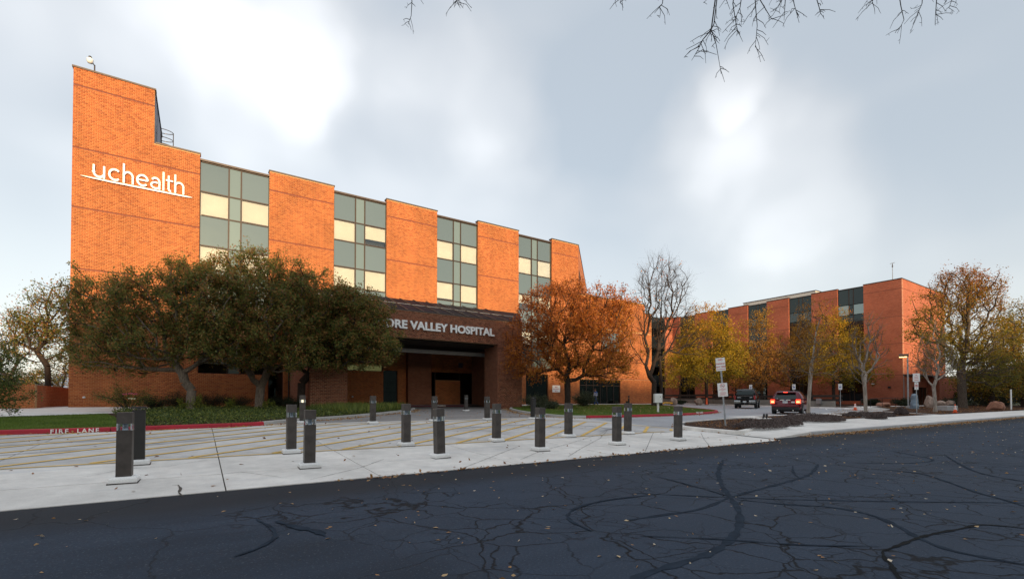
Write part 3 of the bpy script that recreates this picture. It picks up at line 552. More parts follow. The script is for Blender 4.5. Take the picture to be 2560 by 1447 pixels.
# ================================================================ the hospital
def cells(U0, U1, z0, z1, holes):
    us = sorted({U0, U1, *[min(max(h[k], U0), U1) for h in holes for k in (0, 1)]}); zs = sorted({z0, z1, *[min(max(h[k], z0), z1) for h in holes for k in (2, 3)]})
    for a, b in zip(us, us[1:]):
        run = None
        for c, d in zip(zs, zs[1:]):
            mu, mz = (a + b) / 2, (c + d) / 2; inh = any(h[0] < mu < h[1] and h[2] < mz < h[3] for h in holes)
            if inh:
                if run: yield (a, b, *run)
                run = None
            else: run = (run[0], d) if run else (c, d)
        if run: yield (a, b, *run)
CO, LB, JT, PR_ = .1, .25, .015, .013
def brick_rows(U0, U1, z0, z1, holes=(), bands=(), soldiers=(), skip=None):
    k = 0; out = []
    nrow = int(round((z1 - z0) / CO))
    for k in range(nrow):
        z = z0 + k * CO; zc = z + CO / 2
        if any(abs(zc - b) < CO * .55 for b in bands): continue
        sold = any(abs(zc - b) < CO * .5 for b in soldiers); L = LB / 3 if sold else LB; off = 0 if sold else (k % 2) * LB / 2
        n = int((U1 - U0 + off) / L) + 2; a = U0 - off + np.arange(n) * L; b = np.minimum(a + L, U1) - JT; a = np.maximum(a, U0)
        ok = (b - a) > .03
        for h in holes:
            if h[2] < zc < h[3]:
                left = (a < h[0]) & (b > h[0]); right = ~left & (a < h[1]) & (b > h[1]); gone = ~left & ~right & (b > h[0]) & (a < h[1]); ok &= ~gone; b = np.where(left, h[0], b); a = np.where(right, h[1], a)
        ok &= (b - a) > .02
        if skip is not None:
            s0, s1, t0, t1 = skip
            if t0 < zc < t1: ok &= ~(((a + b) / 2 > s0) & ((a + b) / 2 < s1))
        if ok.any(): out.append(np.stack([a[ok], b[ok], np.full(ok.sum(), z), np.full(ok.sum(), z + CO - JT)], 1))
    return np.concatenate(out) if out else np.zeros((0, 4))
def brick_mesh(name, rects, S, parent, seed=1, axis='x', proud=PR_, sgn=-1, mat='brick'):
    n = len(rects); r = np.random.default_rng(seed); a, b, c, d = rects.T; f = S + sgn * (proud + r.uniform(-.004, .004, n)); g = np.full(n, S)
    def P(h, y, z): return np.stack([h, y, z], 1) if axis == 'x' else np.stack([y, h, z], 1)
    V = np.stack([P(a, f, c), P(b, f, c), P(b, f, d), P(a, f, d), P(a, g, c), P(b, g, c), P(b, g, d), P(a, g, d)], 1).reshape(-1, 3)
    base = np.arange(n)[:, None] * 8; q = np.array([[0, 1, 2, 3], [4, 5, 1, 0], [5, 6, 2, 1], [6, 7, 3, 2], [7, 4, 0, 3]])
    F = (base[:, :, None] + q[None]).reshape(-1, 4); off = wpos(parent); V = V - np.array(off); rn = np.clip(r.beta(2.2, 1.8, n), 0, .999)
    o = np_mesh(name, V, F, M[mat], parent, np.repeat(rn, 8)); o['kind'] = 'stuff'; return o
SF = 33.4; GZ = .92
H = root('hospital_building', (0, SF, GZ), 'four storey orange brick hospital block with tall window bays and stepped tower', 'building')
BAYS = [(1.95, 6.60, 3.5), (11.58, 16.2, 9.9), (21.22, 25.78, 9.9), (30.84, 35.45, 4.9)]
ROWS = [19.45, 17.2, 15.41, 13.13, 11.36, 9.08, 7.31, 5.03, 3.5]
GWIN = [(6.62, 7.7, .97, 4.4), (12.75, 15.9, 4.08, 4.75), (15.95, 17.3, 1.2, 4.25), (20.45, 21.1, 1.0, 4.25), (21.1, 23.75, 3.45, 4.25), (23.75, 25.8, 1.0, 4.25), (31.8, 34.9, 1.0, 4.4)]
holes = [(a, b, z, 25) for a, b, z in BAYS] + GWIN
m = MB()
for (a, b, c, d) in cells(-5.13, 39.45, GZ - .3, 19.88, holes): m.box(a, b, SF, SF + .42, c, d)
m.box(-5.13, -.8, SF, SF + .42, 19.88, 23.72); 
def sided(o, mat):                             # returns and reveals show brickwork too
    o.data.materials.append(mat); o.data.polygons.foreach_set('material_index', [1 if abs(p.normal.x) > .9 else 0 for p in o.data.polygons]); return o
sided(m.build('wall_backing', M['mortar'], H), M['bty'])
bands = tuple(GZ + CO * (round((b - GZ) / CO - .5) + .5) for b in (22.58, 18.4, 14.35, 10.3))
SK = (-5.14, -1.9, GZ - .01, GZ + 2.0)
rects = np.concatenate([brick_rows(-5.13, 39.45, GZ, 19.87, holes, bands, (1.45,)), brick_rows(-5.13, -.8, GZ + 189 * CO, 23.72, (), bands)])
_mu, _mz = (rects[:, 0] + rects[:, 1]) / 2, (rects[:, 2] + rects[:, 3]) / 2; _nr = (_mu < SK[1]) & (_mz < SK[3]); near = rects[_nr]
brick_mesh('brickwork', rects[~_nr], SF, H, 11)
for b in bands:
    for (x0, x1) in ([(-5.13, -.8)] if b > 20 else [(-5.13, 1.95), (6.6, 11.58), (16.2, 21.22), (25.78, 30.84), (35.45, 39.45)]): box('brick_band', M['band'], H, x0 + .004, x1 - .004, SF - .005, SF + .02, b - .056, b + .056)
# the lowest, nearest bricks one by one
def brick_piece(w):
    m_ = MB(); h = CO - JT; m_.add([(0, -PR_, 0), (w, -PR_, 0), (w, -PR_, h), (0, -PR_, h), (0, 0, 0), (w, 0, 0), (w, 0, h), (0, 0, h)], [(0, 1, 2, 3), (4, 5, 1, 0), (5, 6, 2, 1), (6, 7, 3, 2), (7, 4, 0, 3)])
    me = bpy.data.meshes.new('brick'); me.from_pydata(m_.v, [], m_.f); me.materials.append(M['brick']); return me
_bm = {}
off = wpos(H)
for (a, b, c, d) in near:
    w = round(float(b - a), 3)
    if w not in _bm: _bm[w] = brick_piece(w)
    o = link(bpy.data.objects.new('brick', _bm[w]), H); o.location = (a - off.x, SF - off.y, c - off.z)
# copings
for (x0, x1, z) in ((-5.2, -.72, 23.72), (-.72, 2.0, 19.88), (6.55, 11.63, 19.88), (16.15, 21.27, 19.88), (25.73, 30.89, 19.88), (35.4, 39.5, 19.88)): box('coping', M['coping'], H, x0, x1, SF - .06, SF + .5, z, z + .11)
# glazed bays
def bay(parent, a, b, zs, S, mats, wins, splits, fr=.10, deep=.12):
    xs = [a] + [a + (b - a) * t for t in splits] + [b]; fm = MB()
    for x in xs: fm.box(max(x - fr / 2, a), min(x + fr / 2, b), S - .05, S + deep, zs[-1], zs[0])
    fo = fm.build('mullion', M['bronze'], parent)
    for z in zs:
        tm = MB()
        for x0, x1 in zip(xs, xs[1:]): tm.box(x0 + fr / 2 if x0 > a else x0 + fr, x1 - fr / 2 if x1 < b else x1 - fr, S - .045, S + deep, z - fr / 2, z + fr / 2)
        tm.build('transom', M['bronze'], fo)
    for i, (z1, z0) in enumerate(zip(zs, zs[1:])):
        for j, (x0, x1) in enumerate(zip(xs, xs[1:])):
            e = (x0 + fr * .4, x1 - fr * .4, S + .005, S + .02, z0 + fr * .4, z1 - fr * .4); k = wins(i, j)
            if k is None: box('spandrel_pane', mats[0] if j != 1 else mats[1], parent, *e)
            else:
                pn = box('window_pane', M['glass'], parent, *e)
                if k > 0: box('blind', M['blind'], pn, e[0], e[1], S + .10, S + .11, z1 - (z1 - z0) * k, z1 - .03)
BL = {0: {(1, 0): 1., (1, 2): .93, (3, 0): 1., (3, 2): 1., (5, 0): 1, (5, 2): .6}, 1: {(1, 0): .96, (1, 2): .68, (3, 0): 1., (3, 2): 1.}, 2: {(1, 0): 1., (1, 2): .95, (3, 0): .9, (3, 2): .98}, 3: {(1, 0): 1., (1, 2): .97, (3, 0): .55, (3, 2): 1., (5, 0): .8, (5, 2): .4}}
for bi, (a, b, zb) in enumerate(BAYS):
    zs = [z for z in ROWS if z > zb + .05] + [zb]
    bay(H, a, b, zs, SF + .2, (M['spandrel'], M['spandrel2']), lambda i, j, bi=bi: None if (i % 2 == 0 or j == 1) else BL[bi].get((i, j), .5), (.403, .58))
    box('bay_coping', M['coping'], H, a, b, SF + .05, SF + .6, 19.45 + .04, 19.62); box('dark_room', M['inside'], H, a - .05, b + .05, SF + .75, SF + .8, zb - .1, 19.4)
for (a, b, c, d), kind in zip(GWIN, ('blind', 'lit', 'blind', 'door', 'win', 'door', 'open')):
    box('dark_room', M['inside'], H, a - .1, b + .1, SF + .7, SF + .74, c - .1, d + .1)
    fr = MB().box(a, a + .06, SF + .12, SF + .22, c, d).box(b - .06, b, SF + .12, SF + .22, c, d).box(a + .06, b - .06, SF + .12, SF + .22, d - .06, d).box(a + .06, b - .06, SF + .12, SF + .22, c, c + .06); fr.build('window_frame', M['bronze'], H)
    pn = box('window_pane', M['glass_dark'], H, a + .05, b - .05, SF + .16, SF + .17, c + .05, d - .05)
    if kind == 'blind': box('blind', M['blind_dim'], pn, a + .06, b - .06, SF + .2, SF + .21, d - 1.9, d - .85)
    if kind == 'lit': box('lit_ceiling', M['lit_room'], pn, a + .06, b - .06, SF + .22, SF + .23, c + .06, d - .06)
# upper tower: plum metal flank, roof ladder with hoops, camera dome
box('tower_flank', M['purple_metal'], H, -.86, -.8, SF + .42, SF + 7.2, 19.7, 23.72)
box('flank_seam', M['coping'], H, -.8, -.785, SF + 2.2, SF + 2.24, 19.8, 23.7); box('tower_roof', M['coping'], H, -5.13, -.86, SF + .42, SF + 7.2, 23.3, 23.5); box('coping', M['coping'], H, -.9, -.74, SF + .5, SF + 7.25, 23.72, 23.83)
m = MB(); LY = SF + 2.55
for s_ in (-.25, .25): m.path([(-.55, LY + s_, 19.6), (-.55, LY + s_, 22.2)], .03, 6)
for k in range(9): m.tube((-.55, LY - .25, 19.8 + k * .28), (-.55, LY + .25, 19.8 + k * .28), .016, None, 5)
lad = m.build('roof_ladder', M['coping'], H)
for z in (21.0, 21.5, 22.1):
    pts = [(-.55 + .75 * math.sin(t), LY - .38 * math.cos(t), z) for t in np.linspace(0, math.pi, 9)]; MB().path(pts, .028, 5).build('ladder_hoop', M['coping'], lad)
MB().path([(.2, LY, 20.2), (.2, LY, 22.1)], .03, 5).build('ladder_hoop', M['coping'], lad)
# body of the block and its other walls
box('core', M['inside'], H, -5.0, 39.0, SF + .9, SF + 24, GZ - .3, 19.3); box('end_wall', M['bty'], H, -5.13, -5.0, SF + .42, SF + 24, GZ - .3, 19.88); box('tower_end_wall', M['bty'], H, -5.13, -5.02, SF + .42, SF + 7.2, 19.88, 23.72); box('roof', M['coping'], H, -5.0, 39.2, SF + .42, SF + 24, 19.3, 19.42)
# 45 degree wall on the right hand end
def dg(t, n=0.0): return (39.45 + t * .7071 + n * .7071, SF + t * .7071 - n * .7071)
def dbox(name, mat, t0, t1, n0, n1, z0, z1):
    P = [dg(t0, n0), dg(t1, n0), dg(t1, n1), dg(t0, n1)]; m = MB(); m.add([(x, y, z0) for x, y in P] + [(x, y, z1) for x, y in P], [(0, 3, 2, 1), (4, 5, 6, 7), (0, 1, 5, 4), (1, 2, 6, 5), (2, 3, 7, 6), (3, 0, 4, 7)]); return m.build(name, mat, H)
dbox('angled_wall', M['btd'], 0, 24, -.5, 0, GZ - .3, 19.88); dbox('coping', M['coping'], -.02, 24, -.5, .06, 19.88, 19.99); dbox('brick_band', M['band'], .02, 24, 0, .006, 18.36, 18.44); dbox('brick_band', M['band'], .02, 24, 0, .006, 14.3, 14.39)
for z in (15.4, 11.4):
    for t in (1.0, 3.6, 6.6, 10.0, 14): 
        dbox('window_frame', M['bronze'], t, t + 1.5, -.02, .03, z, z + 1.9); dbox('window_pane', M['spandrel_dark'], t + .08, t + 1.42, .03, .036, z + .08, z + 1.82)
# lower three storey block
W3 = [(39.6, 46.5, 1.05, 4.0), (43.2, 46.4, 7.6, 9.9)]
m = MB()
for (a, b, c, d) in cells(39.47, 51.1, GZ - .3, 14.1, W3): m.box(a, b, SF + .001, SF + .4, c, d)
m.box(51.1, 52.4, SF + .001, SF + .4, GZ - .3, 12.95); sided(m.build('lower_wall_backing', M['mortar'], H), M['bty'])
brick_mesh('lower_brickwork', np.concatenate([brick_rows(39.47, 51.1, GZ, 14.05, W3, (4.2, 10.3), (1.45,)), brick_rows(51.11, 52.4, GZ, 12.9, (), (4.2, 10.3), (1.45,))]), SF + .001, H, 12)
box('brick_band', M['band'], H, 39.5, 52.4, SF - .004, SF + .02, 4.14, 4.26); box('coping', M['coping'], H, 39.47, 51.15, SF - .05, SF + .45, 14.1, 14.2); box('coping', M['coping'], H, 51.15, 52.45, SF - .05, SF + .45, 12.95, 13.05)
box('lower_core', M['inside'], H, 39.6, 52.2, SF + .8, SF + 9, GZ - .3, 12.9); box('lower_end_wall', M['bty'], H, 52.2, 52.4, SF + .4, SF + 12, GZ - .3, 12.95)
zs = [4.0, 3.3, 1.05]; xs = [39.6 + 6.9 * k / 6 for k in range(7)]; fm = MB()
for x in xs: fm.box(x - .04 + (.04 if x == xs[0] else 0), x + .04 - (.04 if x == xs[-1] else 0), SF + .1, SF + .22, 1.05, 4.0)
fo = fm.build('mullion', M['bronze'], H)
for z in zs:
    for x0, x1 in zip(xs, xs[1:]): box('transom', M['bronze'], fo, x0 + .04, x1 - .04, SF + .1, SF + .2, z - .04, z + .04)
for j, (x0, x1) in enumerate(zip(xs, xs[1:])):
    for z1, z0 in zip(zs, zs[1:]):
        pn = box('window_pane', M['glass_dark'], H, x0 + .04, x1 - .04, SF + .15, SF + .16, z0 + .04, z1 - .04)
        full = z1 == 4.0 or j >= 4
        box('blind', M['blind_dim'], pn, x0 + .06, x1 - .06, SF + .3, SF + .31, z0 + (.05 if full else 1.9), z1 - .05)
xs = [43.2, 44.27, 45.33, 46.4]
for x0, x1 in zip(xs, xs[1:]): box('window_pane', M['spandrel'], H, x0 + .04, x1 - .04, SF + .12, SF + .13, 7.64, 9.86)
box('mullion', M['bronze'], H, 43.2, 46.4, SF + .135, SF + .2, 7.6, 9.9)
# wall fittings
for (x, z) in ((-4.35, 1.63), (13.2, 1.75)): MB().lathe((x, SF - .1, z), [(.05, 0), (.09, .04), (.07, .10), (.02, .13)], 10).build('wall_light', M['white'], H)
box('wall_light', M['white'], H, 19.28, 19.42, SF - .12, SF - .014, 3.8, 4.6); box('hose_box', M['white'], H, 37.75, 37.98, SF - .08, SF - .014, 1.95, 2.15); box('downpipe', M['coping'], H, 8.06, 8.14, SF - .12, SF - .02, GZ, 9.0); box('notice_board', M['purple_metal'], H, 23.55, 24.0, SF - .06, SF - .014, 4.75, 5.2)
sg = root('entrance_sign', (36.02, SF - .014, 2.42), 'white square wall sign with small lettering beside the pear tree trunk', 'sign'); box('sign_panel', M['white'], sg, 35.46, 36.58, SF - .05, SF - .014, 2.42, 3.2)
for (s_, z, sz) in (('MAIN', 2.96, .17), ('ENTRANCE', 2.74, .17)): text_obj('sign_text', s_, sz, M['sign_red'], sg, (36.02, SF - .052, z), (R(90), 0, 0), .001, .003)
MB().add([(35.8, SF - .053, 2.57), (35.92, SF - .053, 2.63), (35.92, SF - .053, 2.51)], [(0, 1, 2)]).add([(35.92, SF - .053, 2.59), (36.25, SF - .053, 2.59), (36.25, SF - .053, 2.55), (35.92, SF - .053, 2.55)], [(0, 1, 2, 3)]).build('sign_arrow', M['sign_red'], sg)
# camera dome on the tower roof
c = root('security_camera', (-4.1, SF + .2, 23.83), 'white dome security camera on a short post on the tower roof', 'camera')
MB().tube((-4.1, SF + .2, 23.83), (-4.1, SF + .2, 24.35), .04).tube((-4.1, SF + .2, 24.3), (-4.28, SF - .02, 24.5), .035).build('post', M['coping'], c); MB().lathe((-4.3, SF - .05, 24.22), [(.02, 0), (.14, .05), (.18, .16), (.18, .3), (.08, .4)], 14).build('dome', M['white'], c, smooth=True); MB().lathe((-4.3, SF - .05, 24.62), [(.09, 0), (.09, .08), (.03, .13)], 10).build('cap', M['black'], c)
# big lettering, drawn as strokes
def stroke(m, pts, w, y0, y1):
    P = [Vector(p) for p in pts]; L = []
    for i, p in enumerate(P):
        a = (P[i] - P[i - 1]).normalized() if i else (P[1] - P[0]).normalized(); b = (P[i + 1] - P[i]).normalized() if i < len(P) - 1 else a
        n = Vector((-(a + b).y, (a + b).x)).normalized(); k = 1 / max(.5, n.dot(Vector((-a.y, a.x)))); L.append((p + n * (w / 2 * k), p - n * (w / 2 * k)))
    m.loft([[(l.x, y0, l.y), (r.x, y0, r.y), (r.x, y1, r.y), (l.x, y1, l.y)] for l, r in L])
def arc(cx, cz, rx, rz, a0, a1, n=18): return [(cx + rx * math.cos(R(a0 + (a1 - a0) * i / n)), cz + rz * math.sin(R(a0 + (a1 - a0) * i / n))) for i in range(n + 1)]
SG = root('roof_lettering', (-1.6, SF - .014, 16.46), 'large white raised lettering uchealth over a thin underline on the tower', 'sign'); y0, y1 = SF - .16, SF - .05; w = .135; xh = .86; AS = 1.34; zb = 16.56
def glyph(ch, x):
    m = MB(); r = xh / 2 - w / 2; cz = zb + xh / 2
    if ch == 'u':
        ww = .33; stroke(m, [(x, zb + xh), (x, zb + ww + .06)] + arc(x + ww, zb + ww + .06, ww, ww, 180, 330, 12), w, y0, y1); stroke(m, [(x + 2 * ww, zb + xh), (x + 2 * ww, zb)], w, y0 + .002, y1); adv = 2 * ww + .33
    elif ch == 'c': stroke(m, arc(x + r, cz, r, r, 45, 315, 24), w, y0, y1); adv = 2 * r + .22
    elif ch == 'h':
        ww = .30; stroke(m, [(x, zb), (x, zb + AS)], w, y0, y1); stroke(m, arc(x + ww, zb + xh - w / 2 - ww, ww, ww, 165, 0, 14) + [(x + 2 * ww, zb)], w, y0 + .002, y1); adv = 2 * ww + .30
    elif ch == 'e': stroke(m, [(x + .02, cz + .02), (x + 2 * r, cz + .02)], w * .8, y0 + .002, y1); stroke(m, arc(x + r, cz, r, r, 2, 318, 26), w, y0, y1); adv = 2 * r + .26
    elif ch == 'a':
        ww = .28; stroke(m, arc(x + ww, zb + xh - w / 2 - ww, ww, ww, 150, 0, 12) + [(x + 2 * ww, zb)], w, y0, y1); stroke(m, arc(x + ww, zb + .27, ww + .02, .21, 60, 345, 20), w * .9, y0 + .002, y1); adv = 2 * ww + .28
    elif ch == 'l': stroke(m, [(x, zb), (x, zb + AS)], w, y0, y1); adv = .27
    elif ch == 't': stroke(m, [(x + .1, zb + AS * .86), (x + .1, zb + .2)] + arc(x + .24, zb + .2, .14, .14, 180, 285, 8), w, y0, y1); stroke(m, [(x - .10, zb + xh - .06), (x + .42, zb + xh - .06)], w * .8, y0 + .002, y1); adv = .58
    return m, adv
x = -4.02; tot = 0
for ch in 'uchealth': tot += glyph(ch, 0)[1]
kx_ = 5.0 / (tot - .26)
for ch in 'uchealth':
    m, adv = glyph(ch, 0); m.v = [(x + a * kx_, b_, c_) for a, b_, c_ in m.v]; m.build('letter', M['white_letter'], SG); x += adv * kx_
m = MB(); pts = [(-4.68, 16.50), (-4.2, 16.475), (-3.2, 16.455), (1.0, 16.455), (1.3, 16.46), (1.5, 16.47)]; ws = [.02, .07, .10, .10, .07, .015]; m.loft([[(px_, y0 - .002, pz + w_ / 2), (px_, y0 - .002, pz - w_ / 2), (px_, y1, pz - w_ / 2), (px_, y1, pz + w_ / 2)] for (px_, pz), w_ in zip(pts, ws)]); m.build('underline', M['white_letter'], SG)
m = MB()
for px_ in (-3.6, -1.6, .4): m.box(px_ - .02, px_ + .02, y1, SF - .013, 16.43, 16.47)
m.build('standoff', M['letter_side'], SG)

# ================================================================ portico
SP = 25.0; PZ = fz(25.0)
P_ = root('entrance_portico', (17, SP, PZ), 'brick entrance portico with sloping plum metal roof and wide dark opening', 'portico')
OP = [(10.64, 22.95, 0, 6.2)]
m = MB()
for (a, b, c, d) in cells(8.2, 25.45, PZ - .2, 8.2, OP): m.box(a, b, SP, SP + .6, c, d)
sided(m.build('wall_backing', M['mortar_shaded'], P_), M['pty'])
brick_mesh('brickwork', brick_rows(8.2, 25.45, PZ, 8.18, OP, (), (8.03, 7.93, 6.23, 1.28)), SP, P_, 21, mat='brick_shaded')
box('coping', M['coping'], P_, 8.15, 25.5, SP - .05, SP + .3, 8.21, 8.28)
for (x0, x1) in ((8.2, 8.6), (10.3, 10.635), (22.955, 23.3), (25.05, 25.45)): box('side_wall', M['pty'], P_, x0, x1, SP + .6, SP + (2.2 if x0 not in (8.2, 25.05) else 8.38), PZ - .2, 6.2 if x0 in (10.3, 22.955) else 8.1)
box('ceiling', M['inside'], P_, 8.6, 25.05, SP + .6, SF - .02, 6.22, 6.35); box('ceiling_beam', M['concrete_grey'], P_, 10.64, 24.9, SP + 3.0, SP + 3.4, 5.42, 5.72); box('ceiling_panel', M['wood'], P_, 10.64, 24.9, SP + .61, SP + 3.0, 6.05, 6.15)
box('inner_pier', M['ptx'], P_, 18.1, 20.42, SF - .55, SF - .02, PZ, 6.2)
# metal roof: two rows of panels between seams, hipped on the right
A0, A1 = Vector((6.0, SP + .25, 8.26)), Vector((25.6, SP + .25, 8.26)); B0, B1 = Vector((6.0, SF - .02, 10.92)), Vector((31.0, SF - .02, 10.92)); NP_ = 15
for k in range(NP_):
    for r_ in range(2):
        q = []
        for (tt, vv) in ((k, r_), (k + 1, r_), (k + 1, r_ + 1), (k, r_ + 1)):
            xx = 6.0 + (25.6 - 6.0) * tt / NP_; v_ = .04 + .92 * vv / 2; xx += v_ * 1.0 * (1 if k < NP_ - 1 or tt < NP_ else 1)
            q.append(Vector((min(xx, A1.x + (B1.x - A1.x) * v_), A0.y + (B0.y - A0.y) * v_, A0.z + (B0.z - A0.z) * v_)))
        c_ = (q[0] + q[1] + q[2] + q[3]) / 4; q = [c_ + (p - c_) * .985 for p in q]; m = MB(); m.add([tuple(p) for p in q] + [tuple(p - Vector((0, -.01, .05))) for p in q], [(0, 1, 2, 3), (0, 4, 5, 1), (1, 5, 6, 2), (2, 6, 7, 3), (3, 7, 4, 0)]); m.build('roof_panel', M['roof_metal'], P_)
for k in range(NP_ + 1):
    xx = 6.0 + 19.6 * k / NP_; a = A0.lerp(A1, k / NP_); b = Vector((xx + 1.0, B0.y, B0.z)); MB().path([a + Vector((0, 0, .04)), b + Vector((0, 0, .04))], .05, 4).build('roof_seam', M['coping'], P_)
MB().path([tuple(A0.lerp(B0, .5) + Vector((0, 0, .03))), tuple(A0.lerp(B0, .5) + Vector((21.5, 0, .03)))], .025, 4).build('roof_seam', M['steel'], P_)
m = MB(); m.add([tuple(A1 + Vector((1.0 * .04, 0, .0))), (31.0, SF - .02, 8.3), (31.0, SF - .03, 10.9), (26.62, SF - .03, 10.9)], [(0, 1, 2), (0, 2, 3)]); m.build('roof_hip', M['roof_metal'], P_); MB().path([A1, (31, SF - .04, 10.95)], .05, 5).build('hip_flashing', M['steel'], P_)
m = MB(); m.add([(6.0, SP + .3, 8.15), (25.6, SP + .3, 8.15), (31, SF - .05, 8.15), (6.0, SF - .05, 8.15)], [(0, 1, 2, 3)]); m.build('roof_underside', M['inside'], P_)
me = text_mesh('POUDRE VALLEY HOSPITAL', .84, .05, .017, 'LEFT', 1.0); x0_, x1_ = min(v.co.x for v in me.vertices), max(v.co.x for v in me.vertices)
LT = root('portico_lettering', (16.9, SP - .014, 6.88), 'white raised capital letters on the brick fascia of the portico', 'sign'); sx_ = (22.5 - 11.45) / (x1_ - x0_); bpy.data.meshes.remove(me)
cx_ = 11.45
full = 'POUDRE VALLEY HOSPITAL'
def adv_of(i):
    if i == 0: return 0.0
    mm = text_mesh(full[:i] + '.', .84, .0, .017); v = max(q.co.x for q in mm.vertices); bpy.data.meshes.remove(mm)
    mm = text_mesh('.', .84, .0, .017); d = max(q.co.x for q in mm.vertices); bpy.data.meshes.remove(mm); return v - d
for i, ch in enumerate(full):
    if ch == ' ': continue
    o = text_obj('letter', ch, .84, M['white_letter'], LT, (11.45 + (adv_of(i)) * sx_, SP - .09, 6.86), (R(90), 0, 0), .05, .028, 'LEFT', 1.0, sx_)
kq = tag(bpy.data.objects.new('portico_kerb', None), kind='structure'); link(kq); kq.location = (18, 31, .9); kerb('kerb_stone', [(10.7, 31.0), (22.9, 31.0)], M['maroon'], kq, .16, .16); text_obj('kerb_lettering', 'NO PARKING', .2, M['white_paint'], kq, (20.4, 30.95, .94), (R(84), 0, 0), .002, .004)
sheet('portico_pavement', [(10.64, 31.1), (25, 31.1), (25, 33.38), (10.64, 33.38)], .15, M['concrete_grey'])

# ================================================================ left garden wall and passage
LW = root('garden_wall', (-9, 31.5, fz(31.5)), 'low brick garden wall left of the tower with a capped top', 'wall'); gz_ = fz(31.5) + .08
box('wall_backing', M['mortar'], LW, -24, -6.3, 31.5, 31.9, gz_ - .2, 2.44); brick_mesh('brickwork', brick_rows(-24, -6.3, gz_, 2.44, (), (), (1.42, 2.38)), 31.5, LW, 31); box('return_wall', M['bty'], LW, -6.5, -6.298, 31.9, 42, gz_ - .2, 2.44)
cw = root('passage_wall', (-5.7, 42.2, .95), 'plain grey concrete wall closing the passage beside the tower', 'wall'); box('panel', M['stone_wall'], cw, -6.28, -5.14, 42.0, 42.3, .9, 2.5); box('cap', M['coping'], cw, -6.28, -5.14, 41.95, 42.35, 2.5, 2.58)

# ================================================================ right wing
UW, SW = 86.86, 16.75
G_ = root('brick_wing', (UW, SW, fz(SW)), 'long brick wing behind the car park with dark window strips between piers', 'building'); ZW = fz(SW) - .3
PIERS = [(16.75, 21.49), (25.03, 28.87), (32.48, 36.27), (39.81, 43.64), (47.13, 51.05), (54.69, 56.5)]
for (a, b) in PIERS:
    box('pier', M['wty'], G_, UW, UW + .5, a, b, ZW, 19.15); box('coping', M['coping'], G_, UW - .06, UW + .5, a - .05, b + .05, 19.15, 19.26)
    for z in (17.78, 13.75, 9.78, 5.2): box('brick_band', M['band'], G_, UW - .006, UW, a + .01, b - .01, z - .045, z + .045)
for gi, ((_, a), (b, _2)) in enumerate(zip(PIERS, PIERS[1:])):
    n3 = [a, a + (b - a) * .40, a + (b - a) * .57, b]; box('dark_room', M['inside'], G_, UW + .9, UW + 1.0, a, b, ZW, 18.9); box('bay_coping', M['coping'], G_, UW + .1, UW + .6, a, b, 18.95, 19.06)
    for k, (z1, z0) in enumerate(((18.95, 16.45), (16.45, 14.85), (14.85, 12.4), (12.4, 10.8), (10.8, 8.4), (8.4, 6.8), (6.8, 4.4), (4.4, 2.6), (2.6, 1.4))):
        for j, (c, d) in enumerate(zip(n3, n3[1:])):
            win = k % 2 == 1 and j != 1; box('window_pane' if win else 'spandrel_pane', (M['spandrel'] if (gi == 0 and k == 1) else M['glass_dark']) if win else M['spandrel_dark'], G_, UW + .22, UW + .235, c + .06, d - .06, z0 + .05, z1 - .05)
    m = MB()
    for y in n3: m.box(UW + .19, UW + .3, max(a, y - .05), min(b, y + .05), 1.3, 18.95)
    m.build('mullion', M['bronze'], G_)
    box('sill_wall', M['wty'], G_, UW + .05, UW + .5, a, b, ZW, 1.4)
WD = [(90.6, 97.0, ZW, 3.5)]; m = MB()
for (a, b, c, d) in cells(UW + .5, 106.0, ZW, 19.15, WD): m.box(a, b, SW + .001, SW + .5, c, d)
m.build('end_wall', M['wtx'], G_); box('coping', M['coping'], G_, UW - .06, 106.05, SW - .06, SW + .5, 19.16, 19.27)
for z in (17.78, 13.75, 9.78): box('brick_band', M['band'], G_, UW + .02, 106, SW - .006, SW, z - .045, z + .045)
box('porch_roof', M['coping'], G_, UW + .02, 106, SW - 1.6, SW, 5.1, 5.26); box('porch_wall', M['wtx'], G_, 97.2, 106, SW - 1.4, SW - .01, ZW, 5.1); box('dark_room', M['inside'], G_, 90.5, 97.1, SW + .45, SW + .6, ZW, 3.6)
for k in range(4): box('door_pane', M['glass_dark'], G_, 90.7 + k * 1.58, 92.2 + k * 1.58, SW + .2, SW + .22, fz(SW), 3.4)
m = MB()
for k in range(5): m.box(90.6 + k * 1.575, 90.7 + k * 1.575, SW + .16, SW + .28, fz(SW), 3.45)
m.build('door_frame', M['bronze'], G_)
box('core', M['inside'], G_, UW + 1.1, 105.5, SW + .7, 60, ZW, 18.8); box('roof', M['coping'], G_, UW + .5, 105.9, SW + .5, 60, 18.85, 18.94)
box('drain_pipe', M['steel'], G_, UW + .1, UW + .2, SW - .1, SW - .01, fz(SW), 5.1); box('wall_light', M['black'], G_, UW - .2, UW - .01, 18.2, 18.5, 3.3, 3.55); box('wall_light', M['white'], G_, UW - .2, UW - .01, 20.2, 20.5, 3.9, 4.1)
box('penthouse', M['pale_clad'], G_, 91, 99, 30.0, 43, 18.94, 20.5); box('penthouse_cap', M['coping'], G_, 90.9, 99.1, 29.9, 43.1, 20.5, 20.6)
